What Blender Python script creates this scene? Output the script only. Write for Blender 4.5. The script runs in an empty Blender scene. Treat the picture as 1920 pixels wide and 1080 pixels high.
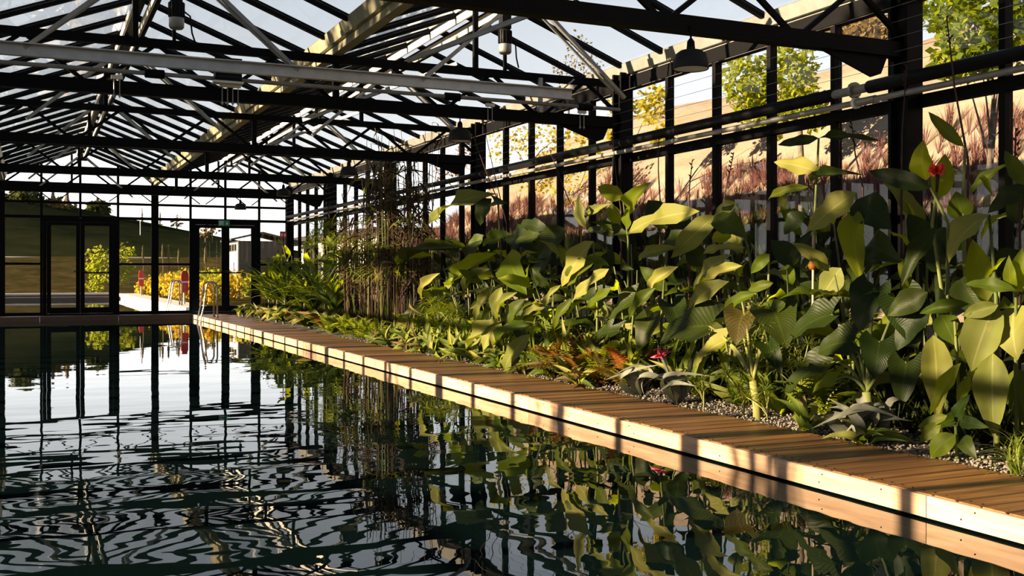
import bpy, bmesh, math, random
from mathutils import Vector, Matrix, Euler
random.seed(7)
R = random.Random(11)
scene = bpy.context.scene
C = scene.collection

# ------------------------------------------------------------------ camera, sky, sun, exposure
F_PX, HOR, YAW, CAM_H = 1950.0, 515.0, math.radians(24.8), 1.1
cam_data = bpy.data.cameras.new('camera'); cam = bpy.data.objects.new('camera', cam_data); C.objects.link(cam)
cam.location = (0, 0, CAM_H); cam.rotation_euler = (math.pi/2, 0, -YAW)
cam_data.sensor_width = 36.0; cam_data.lens = 36.0*F_PX/1920.0
cam_data.shift_y = (HOR-540.0)/1920.0
cam_data.clip_start = 0.05; cam_data.clip_end = 900
scene.camera = cam

world = bpy.data.worlds.new('sky'); scene.world = world; world.use_nodes = True
nt = world.node_tree; nt.nodes.clear()
tc = nt.nodes.new('ShaderNodeTexCoord'); sp = nt.nodes.new('ShaderNodeSeparateXYZ')
rp = nt.nodes.new('ShaderNodeValToRGB'); bg = nt.nodes.new('ShaderNodeBackground'); ow = nt.nodes.new('ShaderNodeOutputWorld')
nt.links.new(tc.outputs['Generated'], sp.inputs[0]); nt.links.new(sp.outputs['Z'], rp.inputs[0])
nt.links.new(rp.outputs[0], bg.inputs[0]); nt.links.new(bg.outputs[0], ow.inputs[0])
el = rp.color_ramp.elements
el[0].position = 0.0; el[0].color = (2.5, 2.4, 2.25, 1)
el[1].position = 1.0; el[1].color = (0.10, 0.16, 0.27, 1)
for p_, c_ in ((0.06, (2.30, 2.28, 2.22, 1)), (0.11, (1.75, 1.78, 1.80, 1)), (0.17, (1.15, 1.20, 1.25, 1)), (0.23, (0.94, 1.00, 1.08, 1)), (0.32, (0.70, 0.82, 0.98, 1)), (0.5, (0.25, 0.33, 0.47, 1))):
    e = rp.color_ramp.elements.new(p_); e.color = c_
bg.inputs[1].default_value = 0.95

SUN_EL, SUN_AZ = math.radians(12.5), math.radians(6)      # sun low over the left wall, a little ahead
sun_dir = Vector((-math.cos(SUN_EL)*math.cos(SUN_AZ), math.cos(SUN_EL)*math.sin(SUN_AZ), math.sin(SUN_EL)))
sd = bpy.data.lights.new('sun', 'SUN'); sd.energy = 28.0; sd.angle = math.radians(0.5); sd.color = (1.0, 0.76, 0.48)
so = bpy.data.objects.new('sun', sd); C.objects.link(so); so.location = sun_dir*60
so.rotation_euler = sun_dir.to_track_quat('Z', 'Y').to_euler()
vs = scene.view_settings
vs.view_transform = 'Standard'; vs.look = 'None'; vs.gamma = 1.0; vs.use_curve_mapping = False; vs.exposure = 0.0
scene.cycles.transparent_max_bounces = 32
scene.cycles.max_bounces = 8

# ------------------------------------------------------------------ helpers
def P(px, py, X):
    """world point on the vertical plane x = X seen at a pixel of the 1920x1080 photograph"""
    u, v = (px-960.0)/F_PX, (HOR-py)/F_PX
    s, c = math.sin(YAW), math.cos(YAW)
    dx, dy = s+u*c, c-u*s
    t = X/dx
    return Vector((X, dy*t, CAM_H+v*t))
def PY(px, py, Y):
    u, v = (px-960.0)/F_PX, (HOR-py)/F_PX
    s, c = math.sin(YAW), math.cos(YAW)
    dx, dy = s+u*c, c-u*s
    t = Y/dy
    return Vector((dx*t, Y, CAM_H+v*t))

def link(name, data, parent=None, mat=None):
    o = bpy.data.objects.new(name, data); C.objects.link(o)
    if parent is not None: o.parent = parent
    if mat is not None and data is not None and hasattr(data, 'materials') and len(data.materials) == 0: data.materials.append(mat)
    return o
def tag(o, label=None, cat=None, group=None, kind=None):
    if label: o['label'] = label
    if cat: o['category'] = cat
    if group: o['group'] = group
    if kind: o['kind'] = kind
    return o
def empty(name, loc=(0, 0, 0), **kw):
    o = bpy.data.objects.new(name, None); C.objects.link(o); o.location = loc; o.empty_display_size = 0.1
    return tag(o, **kw)

class MB:
    def __init__(s): s.v = []; s.f = []; s.uv = None; s.sm = False
    def add(s, vs_, fs_):
        b = len(s.v); s.v += [tuple(q) for q in vs_]; s.f += [tuple(b+i for i in f) for f in fs_]
        return s
    def box(s, x0, x1, y0, y1, z0, z1):
        return s.add([(x0,y0,z0),(x1,y0,z0),(x1,y1,z0),(x0,y1,z0),(x0,y0,z1),(x1,y0,z1),(x1,y1,z1),(x0,y1,z1)],
              [(0,3,2,1),(4,5,6,7),(0,1,5,4),(1,2,6,5),(2,3,7,6),(3,0,4,7)])
    def bar(s, a, b, w, h, up=(0,0,1)):
        a, b = Vector(a), Vector(b); d = (b-a).normalized(); up = Vector(up)
        if abs(d.dot(up)) > .98: up = Vector((0,1,0))
        r = d.cross(up).normalized()*w/2; u = r.cross(d).normalized()*h/2
        q = []
        for p_ in (a, b): q += [p_-r-u, p_+r-u, p_+r+u, p_-r+u]
        return s.add(q, [(0,1,2,3)[::-1],(4,5,6,7),(0,1,5,4),(1,2,6,5),(2,3,7,6),(3,0,4,7)])
    def tube(s, pts, rad, n=6, cap=True):
        pts = [Vector(p_) for p_ in pts]; m = len(pts)
        if not hasattr(rad, '__len__'): rad = [rad]*m
        b0 = len(s.v); ref = Vector((0.3, 0.2, 1)).normalized(); prev = None
        for i, p_ in enumerate(pts):
            d = (pts[min(i+1, m-1)]-pts[max(i-1, 0)])
            d = d.normalized() if d.length > 1e-9 else Vector((0,0,1))
            if prev is None:
                r_ = d.cross(ref)
                if r_.length < .05: r_ = d.cross(Vector((1,0,0)))
            else:
                r_ = prev - d*prev.dot(d)
            r_.normalize(); prev = r_; u = d.cross(r_)
            for k in range(n):
                a = 2*math.pi*k/n
                s.v.append(tuple(p_+(r_*math.cos(a)+u*math.sin(a))*rad[i]))
        for i in range(m-1):
            for k in range(n):
                s.f.append((b0+i*n+k, b0+i*n+(k+1)%n, b0+(i+1)*n+(k+1)%n, b0+(i+1)*n+k))
        if cap:
            s.f.append(tuple(b0+k for k in range(n))[::-1]); s.f.append(tuple(b0+(m-1)*n+k for k in range(n)))
        return s
    def lathe(s, prof, c=(0,0,0), n=16):
        b0 = len(s.v)
        for r_, z in prof:
            for k in range(n):
                a = 2*math.pi*k/n; s.v.append((c[0]+r_*math.cos(a), c[1]+r_*math.sin(a), c[2]+z))
        for i in range(len(prof)-1):
            for k in range(n):
                s.f.append((b0+i*n+k, b0+i*n+(k+1)%n, b0+(i+1)*n+(k+1)%n, b0+(i+1)*n+k))
        return s
    def prism(s, prof, y0, y1):
        """profile in xz extruded along y"""
        n = len(prof); b0 = len(s.v)
        for y in (y0, y1): s.v += [(x, y, z) for x, z in prof]
        for k in range(n): s.f.append((b0+k, b0+(k+1)%n, b0+n+(k+1)%n, b0+n+k))
        s.f.append(tuple(b0+k for k in range(n))[::-1]); s.f.append(tuple(b0+n+k for k in range(n)))
        return s
    def mesh(s, name='m', smooth=False):
        me = bpy.data.meshes.new(name); me.from_pydata(s.v, [], s.f)
        bm = bmesh.new(); bm.from_mesh(me); bmesh.ops.recalc_face_normals(bm, faces=bm.faces); bm.to_mesh(me); bm.free()
        if smooth: me.polygons.foreach_set('use_smooth', [True]*len(me.polygons))
        me.update(); return me
    def build(s, name, mat, parent=None, smooth=False):
        me = s.mesh(name, smooth); me.materials.append(mat)
        return link(name, me, parent)

# ------------------------------------------------------------------ materials
MATS = {}
def newmat(name):
    m = bpy.data.materials.new(name); m.use_nodes = True; m.node_tree.nodes.clear(); MATS[name] = m
    return m, m.node_tree.nodes, m.node_tree.links
def N(nodes, kind, **kw):
    n = nodes.new(kind)
    for k, v in kw.items(): setattr(n, k, v)
    return n
def plain(name, col, rough=.5, metal=0.0, noise=0.12, nscale=8.0, bump=0.0, spec=.5, aniso=(1,1,1)):
    m, n, l = newmat(name)
    o = N(n, 'ShaderNodeOutputMaterial'); b = N(n, 'ShaderNodeBsdfPrincipled'); l.new(b.outputs[0], o.inputs[0])
    t = N(n, 'ShaderNodeTexCoord'); mp = N(n, 'ShaderNodeMapping'); mp.inputs['Scale'].default_value = aniso
    nz = N(n, 'ShaderNodeTexNoise'); nz.inputs['Scale'].default_value = nscale; nz.inputs['Detail'].default_value = 5
    l.new(t.outputs['Object'], mp.inputs[0]); l.new(mp.outputs[0], nz.inputs['Vector'])
    r_ = N(n, 'ShaderNodeValToRGB'); l.new(nz.outputs[0], r_.inputs[0])
    r_.color_ramp.elements[0].position = .3; r_.color_ramp.elements[1].position = .7
    r_.color_ramp.elements[0].color = tuple(c*(1-noise) for c in col)+(1,); r_.color_ramp.elements[1].color = tuple(min(1, c*(1+noise)) for c in col)+(1,)
    l.new(r_.outputs[0], b.inputs['Base Color'])
    b.inputs['Roughness'].default_value = rough; b.inputs['Metallic'].default_value = metal; b.inputs['Specular IOR Level'].default_value = spec
    if bump:
        bp = N(n, 'ShaderNodeBump'); bp.inputs['Strength'].default_value = bump; bp.inputs['Distance'].default_value = .02
        l.new(nz.outputs[0], bp.inputs['Height']); l.new(bp.outputs[0], b.inputs['Normal'])
    return m
plain('black_steel', (0.0035, 0.0035, 0.004), .55, 0, .2, 12, .05, .06)
plain('dark_steel', (0.007, 0.007, 0.008), .5, 0, .2, 10, 0, .12)
plain('rail_alu', (0.36, 0.37, 0.38), .42, .5, .12, 9)
plain('zinc', (0.26, 0.26, 0.26), .45, .6, .15, 9)
plain('dull_alu', (0.22, 0.215, 0.20), .45, .4, .15, 9)
plain('gutter_metal', (0.24, 0.22, 0.15), .5, .25, .25, 5)
plain('white_metal', (0.62, 0.60, 0.56), .45, .1, .08, 6)
plain('lamp_grey', (0.014, 0.014, 0.014), .6, 0, .1, 8, 0, .15)
plain('chrome', (0.42, 0.40, 0.37), .30, 1.0, .05, 8)
plain('pipe_grey', (0.17, 0.16, 0.15), .5, .1, .15, 9)
plain('soil', (0.020, 0.015, 0.010), .95, 0, .4, 14, .6)
plain('sign_green', (0.01, 0.20, 0.10), .4, 0, .03)
plain('sign_red', (0.42, 0.012, 0.015), .4, 0, .03)
plain('sign_white', (0.8, 0.8, 0.78), .4, 0, .02)
plain('red_plastic', (0.45, 0.03, 0.03), .4, 0, .1)
plain('stone_light', (0.50, 0.46, 0.41), .8, 0, .2, 5, .2)
plain('stone_dark', (0.06, 0.05, 0.045), .85, 0, .35, 4, .3)
plain('asphalt', (0.12, 0.11, 0.09), .9, 0, .2, 3)
plain('shed_board', (0.52, 0.49, 0.44), .7, 0, .15, 4)
plain('shed_dark', (0.028, 0.028, 0.025), .7, 0, .2, 4)
plain('bark', (0.10, 0.075, 0.055), .9, 0, .4, 14, .6)
plain('post_wood', (0.30, 0.22, 0.14), .8, 0, .3, 12, .3)
plain('petal_red', (0.60, 0.022, 0.008), .5, 0, .15, 20)
plain('petal_pink', (0.55, 0.05, 0.10), .5, 0, .25, 20)
plain('building_white', (0.55, 0.52, 0.47), .7, 0, .08, 3)

def ground_mat(name, cols, scale=2.5, rough=.95, bump=.5, aniso=(1,1,1)):
    m, n, l = newmat(name)
    o = N(n, 'ShaderNodeOutputMaterial'); b = N(n, 'ShaderNodeBsdfPrincipled'); l.new(b.outputs[0], o.inputs[0])
    t = N(n, 'ShaderNodeTexCoord'); mp = N(n, 'ShaderNodeMapping'); mp.inputs['Scale'].default_value = aniso
    l.new(t.outputs['Object'], mp.inputs[0])
    nz = N(n, 'ShaderNodeTexNoise'); nz.inputs['Scale'].default_value = scale; nz.inputs['Detail'].default_value = 9; nz.inputs['Roughness'].default_value = .65
    l.new(mp.outputs[0], nz.inputs['Vector'])
    r_ = N(n, 'ShaderNodeValToRGB'); l.new(nz.outputs[0], r_.inputs[0])
    es = r_.color_ramp.elements
    es[0].position = .30; es[0].color = cols[0]+(1,); es[1].position = .70; es[1].color = cols[-1]+(1,)
    for i, c_ in enumerate(cols[1:-1]):
        e = es.new(.30+.40*(i+1)/(len(cols)-1)); e.color = c_+(1,)
    l.new(r_.outputs[0], b.inputs['Base Color']); b.inputs['Roughness'].default_value = rough; b.inputs['Specular IOR Level'].default_value = 0.0
    bp = N(n, 'ShaderNodeBump'); bp.inputs['Strength'].default_value = bump; bp.inputs['Distance'].default_value = .15
    l.new(nz.outputs[0], bp.inputs['Height']); l.new(bp.outputs[0], b.inputs['Normal'])
    return m
ground_mat('dry_bank', [(0.150, 0.110, 0.078), (0.205, 0.156, 0.116), (0.245, 0.195, 0.150)], 1.2, aniso=(1, .35, 1))
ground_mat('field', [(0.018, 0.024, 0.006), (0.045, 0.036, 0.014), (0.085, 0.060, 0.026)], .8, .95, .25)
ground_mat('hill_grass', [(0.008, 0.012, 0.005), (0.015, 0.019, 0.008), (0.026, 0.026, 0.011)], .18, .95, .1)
ground_mat('lawn', [(0.06, 0.12, 0.012), (0.11, 0.19, 0.02), (0.16, 0.24, 0.03)], 3.0)
ground_mat('grey_gravel', [(0.05, 0.047, 0.04), (0.085, 0.08, 0.07), (0.13, 0.12, 0.105)], 9.0)

# wood, grain along the object's local long axis (local y for planks, local y for fascia)
def wood(name, c0, c1, c2, rough=.45):
    m, n, l = newmat(name)
    o = N(n, 'ShaderNodeOutputMaterial'); b = N(n, 'ShaderNodeBsdfPrincipled'); l.new(b.outputs[0], o.inputs[0])
    t = N(n, 'ShaderNodeTexCoord'); oi = N(n, 'ShaderNodeObjectInfo')
    mp = N(n, 'ShaderNodeMapping'); mp.inputs['Scale'].default_value = (18, 1.1, 18)
    ad = N(n, 'ShaderNodeVectorMath', operation='ADD'); sc = N(n, 'ShaderNodeVectorMath', operation='SCALE'); sc.inputs['Scale'].default_value = 37.0
    cb = N(n, 'ShaderNodeCombineXYZ')
    for i in range(3): l.new(oi.outputs['Random'], cb.inputs[i])
    l.new(cb.outputs[0], sc.inputs[0]); l.new(t.outputs['Object'], ad.inputs[0]); l.new(sc.outputs[0], ad.inputs[1]); l.new(ad.outputs[0], mp.inputs[0])
    nz = N(n, 'ShaderNodeTexNoise'); nz.inputs['Scale'].default_value = 1.6; nz.inputs['Detail'].default_value = 6; nz.inputs['Distortion'].default_value = .8
    l.new(mp.outputs[0], nz.inputs['Vector'])
    r_ = N(n, 'ShaderNodeValToRGB'); l.new(nz.outputs[0], r_.inputs[0]); es = r_.color_ramp.elements
    es[0].position = .28; es[0].color = c0+(1,); es[1].position = .72; es[1].color = c2+(1,); e = es.new(.5); e.color = c1+(1,)
    hs = N(n, 'ShaderNodeHueSaturation'); ma = N(n, 'ShaderNodeMath', operation='MULTIPLY_ADD'); ma.inputs[1].default_value = .60; ma.inputs[2].default_value = .68
    l.new(oi.outputs['Random'], ma.inputs[0]); l.new(ma.outputs[0], hs.inputs['Value']); l.new(r_.outputs[0], hs.inputs['Color'])
    l.new(hs.outputs[0], b.inputs['Base Color']); b.inputs['Roughness'].default_value = rough
    bp = N(n, 'ShaderNodeBump'); bp.inputs['Strength'].default_value = .12; bp.inputs['Distance'].default_value = .01
    l.new(nz.outputs[0], bp.inputs['Height']); l.new(bp.outputs[0], b.inputs['Normal'])
    return m
wood('deck_wood', (0.075, 0.030, 0.007), (0.145, 0.066, 0.017), (0.215, 0.108, 0.031), .42)
wood('fascia_wood', (0.32, 0.19, 0.11), (0.44, 0.28, 0.17), (0.54, 0.36, 0.23), .55)
wood('dark_wood', (0.05, 0.028, 0.018), (0.08, 0.045, 0.028), (0.11, 0.065, 0.04), .5)

# glass: clear pane, Schlick reflection (same from both faces)
m, n, l = newmat('glass')
o = N(n, 'ShaderNodeOutputMaterial'); mx = N(n, 'ShaderNodeMixShader'); tr = N(n, 'ShaderNodeBsdfTransparent'); gl = N(n, 'ShaderNodeBsdfGlossy'); lw = N(n, 'ShaderNodeLayerWeight')
tr.inputs[0].default_value = (.985, .99, .988, 1); gl.inputs['Roughness'].default_value = .01; lw.inputs['Blend'].default_value = .5
pw = N(n, 'ShaderNodeMath', operation='POWER'); pw.inputs[1].default_value = 5.0; l.new(lw.outputs['Facing'], pw.inputs[0])
ma = N(n, 'ShaderNodeMath', operation='MULTIPLY_ADD'); ma.inputs[1].default_value = .75; ma.inputs[2].default_value = .022; l.new(pw.outputs[0], ma.inputs[0])
l.new(ma.outputs[0], mx.inputs[0]); l.new(tr.outputs[0], mx.inputs[1]); l.new(gl.outputs[0], mx.inputs[2]); l.new(mx.outputs[0], o.inputs[0])

# pool water: dark, mirror-like, gently rippled
m, n, l = newmat('pool_water')
o = N(n, 'ShaderNodeOutputMaterial'); b = N(n, 'ShaderNodeBsdfPrincipled'); l.new(b.outputs[0], o.inputs[0])
b.inputs['Base Color'].default_value = (0.002, 0.006, 0.006, 1); b.inputs['Roughness'].default_value = .0; b.inputs['IOR'].default_value = 1.333
t = N(n, 'ShaderNodeTexCoord')
mp = N(n, 'ShaderNodeMapping'); mp.inputs['Rotation'].default_value = (0, 0, math.radians(20)); mp.inputs['Scale'].default_value = (.55, 1.0, 1)
l.new(t.outputs['Object'], mp.inputs[0])
n1 = N(n, 'ShaderNodeTexNoise'); n1.inputs['Scale'].default_value = 1.5; n1.inputs['Detail'].default_value = 2.0; n1.inputs['Roughness'].default_value = .4
n2 = N(n, 'ShaderNodeTexNoise'); n2.inputs['Scale'].default_value = 6.5; n2.inputs['Detail'].default_value = 1.0
l.new(mp.outputs[0], n1.inputs['Vector']); l.new(mp.outputs[0], n2.inputs['Vector'])
ma = N(n, 'ShaderNodeMath', operation='MULTIPLY_ADD'); ma.inputs[1].default_value = .05; l.new(n2.outputs[0], ma.inputs[0]); l.new(n1.outputs[0], ma.inputs[2])
bp = N(n, 'ShaderNodeBump'); sy = N(n, 'ShaderNodeSeparateXYZ'); l.new(t.outputs['Object'], sy.inputs[0])
mr = N(n, 'ShaderNodeMapRange'); mr.interpolation_type = 'SMOOTHSTEP'; mr.inputs['From Min'].default_value = 5.0; mr.inputs['From Max'].default_value = 16.0; mr.inputs['To Min'].default_value = .0055; mr.inputs['To Max'].default_value = .0014   # calmer towards the far end
l.new(sy.outputs['Y'], mr.inputs['Value']); l.new(mr.outputs[0], bp.inputs['Distance']); bp.inputs['Strength'].default_value = 1.0
l.new(ma.outputs[0], bp.inputs['Height']); l.new(bp.outputs[0], b.inputs['Normal'])

# leaves: uv u across (0..1), v along; side veins and midrib; partly translucent
def leafmat(name, base, vein, trans, tmix=.38, rough=.42, var=.35, veinfreq=30, veinamt=.42, blotch=None):
    m, n, l = newmat(name)
    o = N(n, 'ShaderNodeOutputMaterial'); b = N(n, 'ShaderNodeBsdfPrincipled'); tl = N(n, 'ShaderNodeBsdfTranslucent'); mx = N(n, 'ShaderNodeMixShader')
    mx.inputs[0].default_value = tmix
    uv = N(n, 'ShaderNodeUVMap'); s_ = N(n, 'ShaderNodeSeparateXYZ'); l.new(uv.outputs[0], s_.inputs[0])
    a1 = N(n, 'ShaderNodeMath', operation='SUBTRACT'); a1.inputs[1].default_value = .5; l.new(s_.outputs[0], a1.inputs[0])
    a2 = N(n, 'ShaderNodeMath', operation='ABSOLUTE'); l.new(a1.outputs[0], a2.inputs[0])
    a3 = N(n, 'ShaderNodeMath', operation='MULTIPLY_ADD'); a3.inputs[1].default_value = -.75; l.new(a2.outputs[0], a3.inputs[0]); l.new(s_.outputs[1], a3.inputs[2])
    a4 = N(n, 'ShaderNodeMath', operation='MULTIPLY'); a4.inputs[1].default_value = veinfreq*2*math.pi; l.new(a3.outputs[0], a4.inputs[0])
    a5 = N(n, 'ShaderNodeMath', operation='SINE'); l.new(a4.outputs[0], a5.inputs[0])
    a6 = N(n, 'ShaderNodeMath', operation='MULTIPLY_ADD'); a6.inputs[1].default_value = veinamt*.5; a6.inputs[2].default_value = veinamt*.5; l.new(a5.outputs[0], a6.inputs[0])
    mr = N(n, 'ShaderNodeMath', operation='LESS_THAN'); mr.inputs[1].default_value = .028; l.new(a2.outputs[0], mr.inputs[0])
    mm = N(n, 'ShaderNodeMath', operation='MAXIMUM'); l.new(a6.outputs[0], mm.inputs[0])
    mr2 = N(n, 'ShaderNodeMath', operation='MULTIPLY'); mr2.inputs[1].default_value = .7; l.new(mr.outputs[0], mr2.inputs[0]); l.new(mr2.outputs[0], mm.inputs[1])
    mc = N(n, 'ShaderNodeMixRGB'); mc.inputs[1].default_value = base+(1,); mc.inputs[2].default_value = vein+(1,); l.new(mm.outputs[0], mc.inputs[0])
    src = mc.outputs[0]
    if blotch:
        t = N(n, 'ShaderNodeTexCoord'); nz = N(n, 'ShaderNodeTexNoise'); nz.inputs['Scale'].default_value = 2.2; nz.inputs['Detail'].default_value = 4
        l.new(t.outputs['Object'], nz.inputs['Vector']); rr = N(n, 'ShaderNodeValToRGB'); rr.color_ramp.elements[0].position = .45; rr.color_ramp.elements[1].position = .6
        l.new(nz.outputs[0], rr.inputs[0]); mb = N(n, 'ShaderNodeMixRGB'); l.new(rr.outputs[0], mb.inputs[0]); l.new(src, mb.inputs[1]); mb.inputs[2].default_value = blotch+(1,); src = mb.outputs[0]
    oi = N(n, 'ShaderNodeObjectInfo'); hs = N(n, 'ShaderNodeHueSaturation')
    v1 = N(n, 'ShaderNodeMath', operation='MULTIPLY_ADD'); v1.inputs[1].default_value = var*2; v1.inputs[2].default_value = 1-var; l.new(oi.outputs['Random'], v1.inputs[0]); l.new(v1.outputs[0], hs.inputs['Value'])
    h1 = N(n, 'ShaderNodeMath', operation='MULTIPLY_ADD'); h1.inputs[1].default_value = -.045; h1.inputs[2].default_value = .52; l.new(oi.outputs['Random'], h1.inputs[0]); l.new(h1.outputs[0], hs.inputs['Hue'])
    l.new(src, hs.inputs['Color']); l.new(hs.outputs[0], b.inputs['Base Color'])
    tl.inputs[0].default_value = trans+(1,)
    b.inputs['Roughness'].default_value = rough+.05; b.inputs['Specular IOR Level'].default_value = .12
    bp = N(n, 'ShaderNodeBump'); bp.inputs['Strength'].default_value = .10; bp.inputs['Distance'].default_value = .01
    l.new(a5.outputs[0], bp.inputs['Height']); l.new(bp.outputs[0], b.inputs['Normal'])
    l.new(b.outputs[0], mx.inputs[1]); l.new(tl.outputs[0], mx.inputs[2]); l.new(mx.outputs[0], o.inputs[0])
    return m
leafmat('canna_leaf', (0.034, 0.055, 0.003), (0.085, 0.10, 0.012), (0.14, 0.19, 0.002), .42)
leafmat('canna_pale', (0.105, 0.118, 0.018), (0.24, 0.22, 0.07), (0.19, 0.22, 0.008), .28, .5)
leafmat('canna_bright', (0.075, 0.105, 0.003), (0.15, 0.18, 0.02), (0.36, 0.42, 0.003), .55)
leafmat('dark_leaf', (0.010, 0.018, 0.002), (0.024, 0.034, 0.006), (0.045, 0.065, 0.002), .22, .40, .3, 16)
leafmat('strap_leaf', (0.055, 0.085, 0.015), (0.11, 0.14, 0.03), (0.18, 0.24, 0.01), .40, .42, .4, 3, .2)
leafmat('lime_leaf', (0.13, 0.17, 0.02), (0.20, 0.23, 0.05), (0.30, 0.34, 0.01), .45, .5, .35, 5, .2)
leafmat('silver_leaf', (0.12, 0.125, 0.095), (0.22, 0.215, 0.175), (0.12, 0.13, 0.08), .2, .55, .25, 14, .5)
leafmat('bronze_leaf', (0.10, 0.045, 0.008), (0.16, 0.09, 0.02), (0.22, 0.09, 0.006), .4, .45, .4, 8, .3, (0.10, 0.10, 0.02))
leafmat('orange_leaf', (0.17, 0.062, 0.008), (0.22, 0.11, 0.02), (0.26, 0.10, 0.006), .4, .5, .4, 8, .3)
leafmat('brown_reed', (0.032, 0.018, 0.013), (0.055, 0.032, 0.022), (0.06, 0.03, 0.015), .3, .55, .5, 2, .2)
leafmat('tan_reed', (0.095, 0.072, 0.028), (0.14, 0.11, 0.05), (0.14, 0.10, 0.03), .35, .6, .4, 2, .2)
leafmat('grass_blade', (0.10, 0.14, 0.018), (0.15, 0.18, 0.04), (0.26, 0.30, 0.01), .45, .5, .4, 2, .2)
leafmat('pink_grass', (0.115, 0.058, 0.046), (0.14, 0.075, 0.06), (0.13, 0.065, 0.045), .35, .9, .3, 1, .1)
leafmat('yellow_plant', (0.34, 0.25, 0.02), (0.42, 0.33, 0.06), (0.60, 0.42, 0.02), .5, .6, .4, 2, .1)
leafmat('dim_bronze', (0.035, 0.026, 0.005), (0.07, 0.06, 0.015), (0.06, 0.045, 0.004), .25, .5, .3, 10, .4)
leafmat('tree_leaf', (0.105, 0.135, 0.006), (0.15, 0.17, 0.02), (0.34, 0.38, 0.012), .5, .5, .4, 2, .1)
leafmat('tree_yellow', (0.26, 0.22, 0.015), (0.32, 0.27, 0.03), (0.60, 0.48, 0.02), .5, .5, .3, 2, .1)
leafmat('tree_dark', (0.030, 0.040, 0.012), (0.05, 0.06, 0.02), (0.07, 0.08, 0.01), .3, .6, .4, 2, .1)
leafmat('tree_brown', (0.13, 0.085, 0.022), (0.17, 0.12, 0.04), (0.26, 0.17, 0.03), .4, .6, .4, 2, .1)
leafmat('stalk_green', (0.09, 0.11, 0.03), (0.13, 0.15, 0.05), (0.10, 0.12, 0.01), .1, .5, .3, 2, .1)
leafmat('stalk_purple', (0.05, 0.022, 0.022), (0.08, 0.04, 0.04), (0.06, 0.02, 0.02), .1, .5, .3, 2, .1)
leafmat('stalk_pale', (0.15, 0.155, 0.045), (0.22, 0.22, 0.08), (0.15, 0.16, 0.03), .1, .5, .25, 2, .1)
M = MATS

# ------------------------------------------------------------------ dimensions of the glasshouse
GX = [-4.12, -0.65, 2.82, 6.30]           # gutter lines; the last is the right wall, the first the left wall
BAY, Y0 = 4.29, 6.10
YK = [Y0+BAY*k for k in range(-2, 6)]      # column lines; the last is the far wall
YN, YF = YK[0], YK[-1]
ZC, ZT, ZG, ZR = 2.85, 3.30, 3.50, 4.14    # bottom chord, top chord, gutter, ridge
ZD = 0.114                                 # deck top
MUL = BAY/5
unit = MB().box(-.5, .5, -.5, .5, -.5, .5)
_um = {}
def ubox(mat):
    if mat not in _um:
        me = unit.mesh('unit_'+mat); me.materials.append(M[mat]); _um[mat] = me
    return _um[mat]
def bx(name, parent, mat, x0, x1, y0, y1, z0, z1):
    o = link(name, ubox(mat), parent); o.location = ((x0+x1)/2, (y0+y1)/2, (z0+z1)/2); o.scale = (x1-x0, y1-y0, z1-z0)
    return o

# ------------------------------------------------------------------ water, pool bottom, decks
w = MB(); w.add([(-3.3, 1.2, 0), (3.70, 1.2, 0), (3.70, 27.0, 0), (-3.3, 27.0, 0)], [(0,1,2,3)])
tag(w.build('pool_water', M['pool_water']), 'dark mirror-still pool water filling the glasshouse', 'water', kind='structure')

deck = empty('floor', (0, 0, 0), kind='structure'); deck['label'] = 'timber walkway along the pool edge in front of the planting bed'
def bev_plank(L, W, T, bv=.005):
    s = MB(); prof = [(-W/2+bv, -T), (W/2-bv, -T), (W/2, -T+bv), (W/2, -bv), (W/2-bv, 0), (-W/2+bv, 0), (-W/2, -bv), (-W/2, -T+bv)]
    return s.prism(prof, -L/2, L/2)
XE, XI = 3.665, 4.40
pm = bev_plank(XI-XE+.0, .119, .03).mesh('plank'); pm.materials.append(M['deck_wood'])
y = 0.9; i = 0
while y < 26.9:
    o = link('plank', pm, deck); o.location = ((XE+XI)/2+R.uniform(-.003, .003), y, ZD+R.uniform(-.003, .002)); o.rotation_euler = (0, 0, math.pi/2+R.uniform(-.002, .002))
    y += .130
# fascia boards facing the water, with a dark gap under them
y = 0.85; k = 0
for L in (2.6, 4.1, 3.7, 4.1, 3.9, 4.1, 3.5):
    y1 = min(y+L, 26.85)
    s = MB(); bv = .004; t_ = .026
    s.prism([(0, .012), (t_, .012), (t_, ZD-.004), (bv, ZD-.004), (0, ZD-.008)], -(y1-y)/2+.002, (y1-y)/2-.002)
    o = s.build('fascia_board', M['fascia_wood'], deck); o.location = (XE-.028, (y+y1)/2, 0); y = y1
    if y >= 26.8: break
s = MB()
yy = 1.0
while yy < 16:
    for dz in (.045, .088):
        if R.random() < .62:
            y_ = yy+R.uniform(-.08, .08); s.tube([(XE-.0285, y_, dz), (XE-.0300, y_, dz)], .0042, 8)
    yy += .45
tag(s.build('screw_head', M['black_steel'], deck), kind='stuff')
s = MB()
yy = .9
while yy < 10:
    for x_ in (XE+.045, XI-.05):
        for q in (-.032, .032): s.tube([(x_, yy+q, ZD-.001), (x_, yy+q, ZD+.0016)], .0045, 8)
    yy += .130
tag(s.build('deck_screw', M['black_steel'], deck), kind='stuff')
bx('deck_bearer', deck, 'black_steel', XE+.03, XE+.09, .9, 26.8, -.25, ZD-.032)
bx('deck_bearer', deck, 'black_steel', XI-.08, XI-.03, .9, 26.8, -.25, ZD-.032)
# far walkway under the glass wall
fd = empty('trim_1', kind='structure'); fd['label'] = 'narrow dark timber ledge between the pool and the far glass wall'
for i in range(4): bx('plank', fd, 'dark_wood', -3.3+i*1.74, -3.3+(i+1)*1.74-.004, 26.88, YF+.1, .085, ZD)
for i in range(4): bx('fascia_board', fd, 'dark_wood', -3.3+i*1.74, -3.3+(i+1)*1.74-.004, 26.86, 26.885, -.03, ZD-.003)
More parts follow.
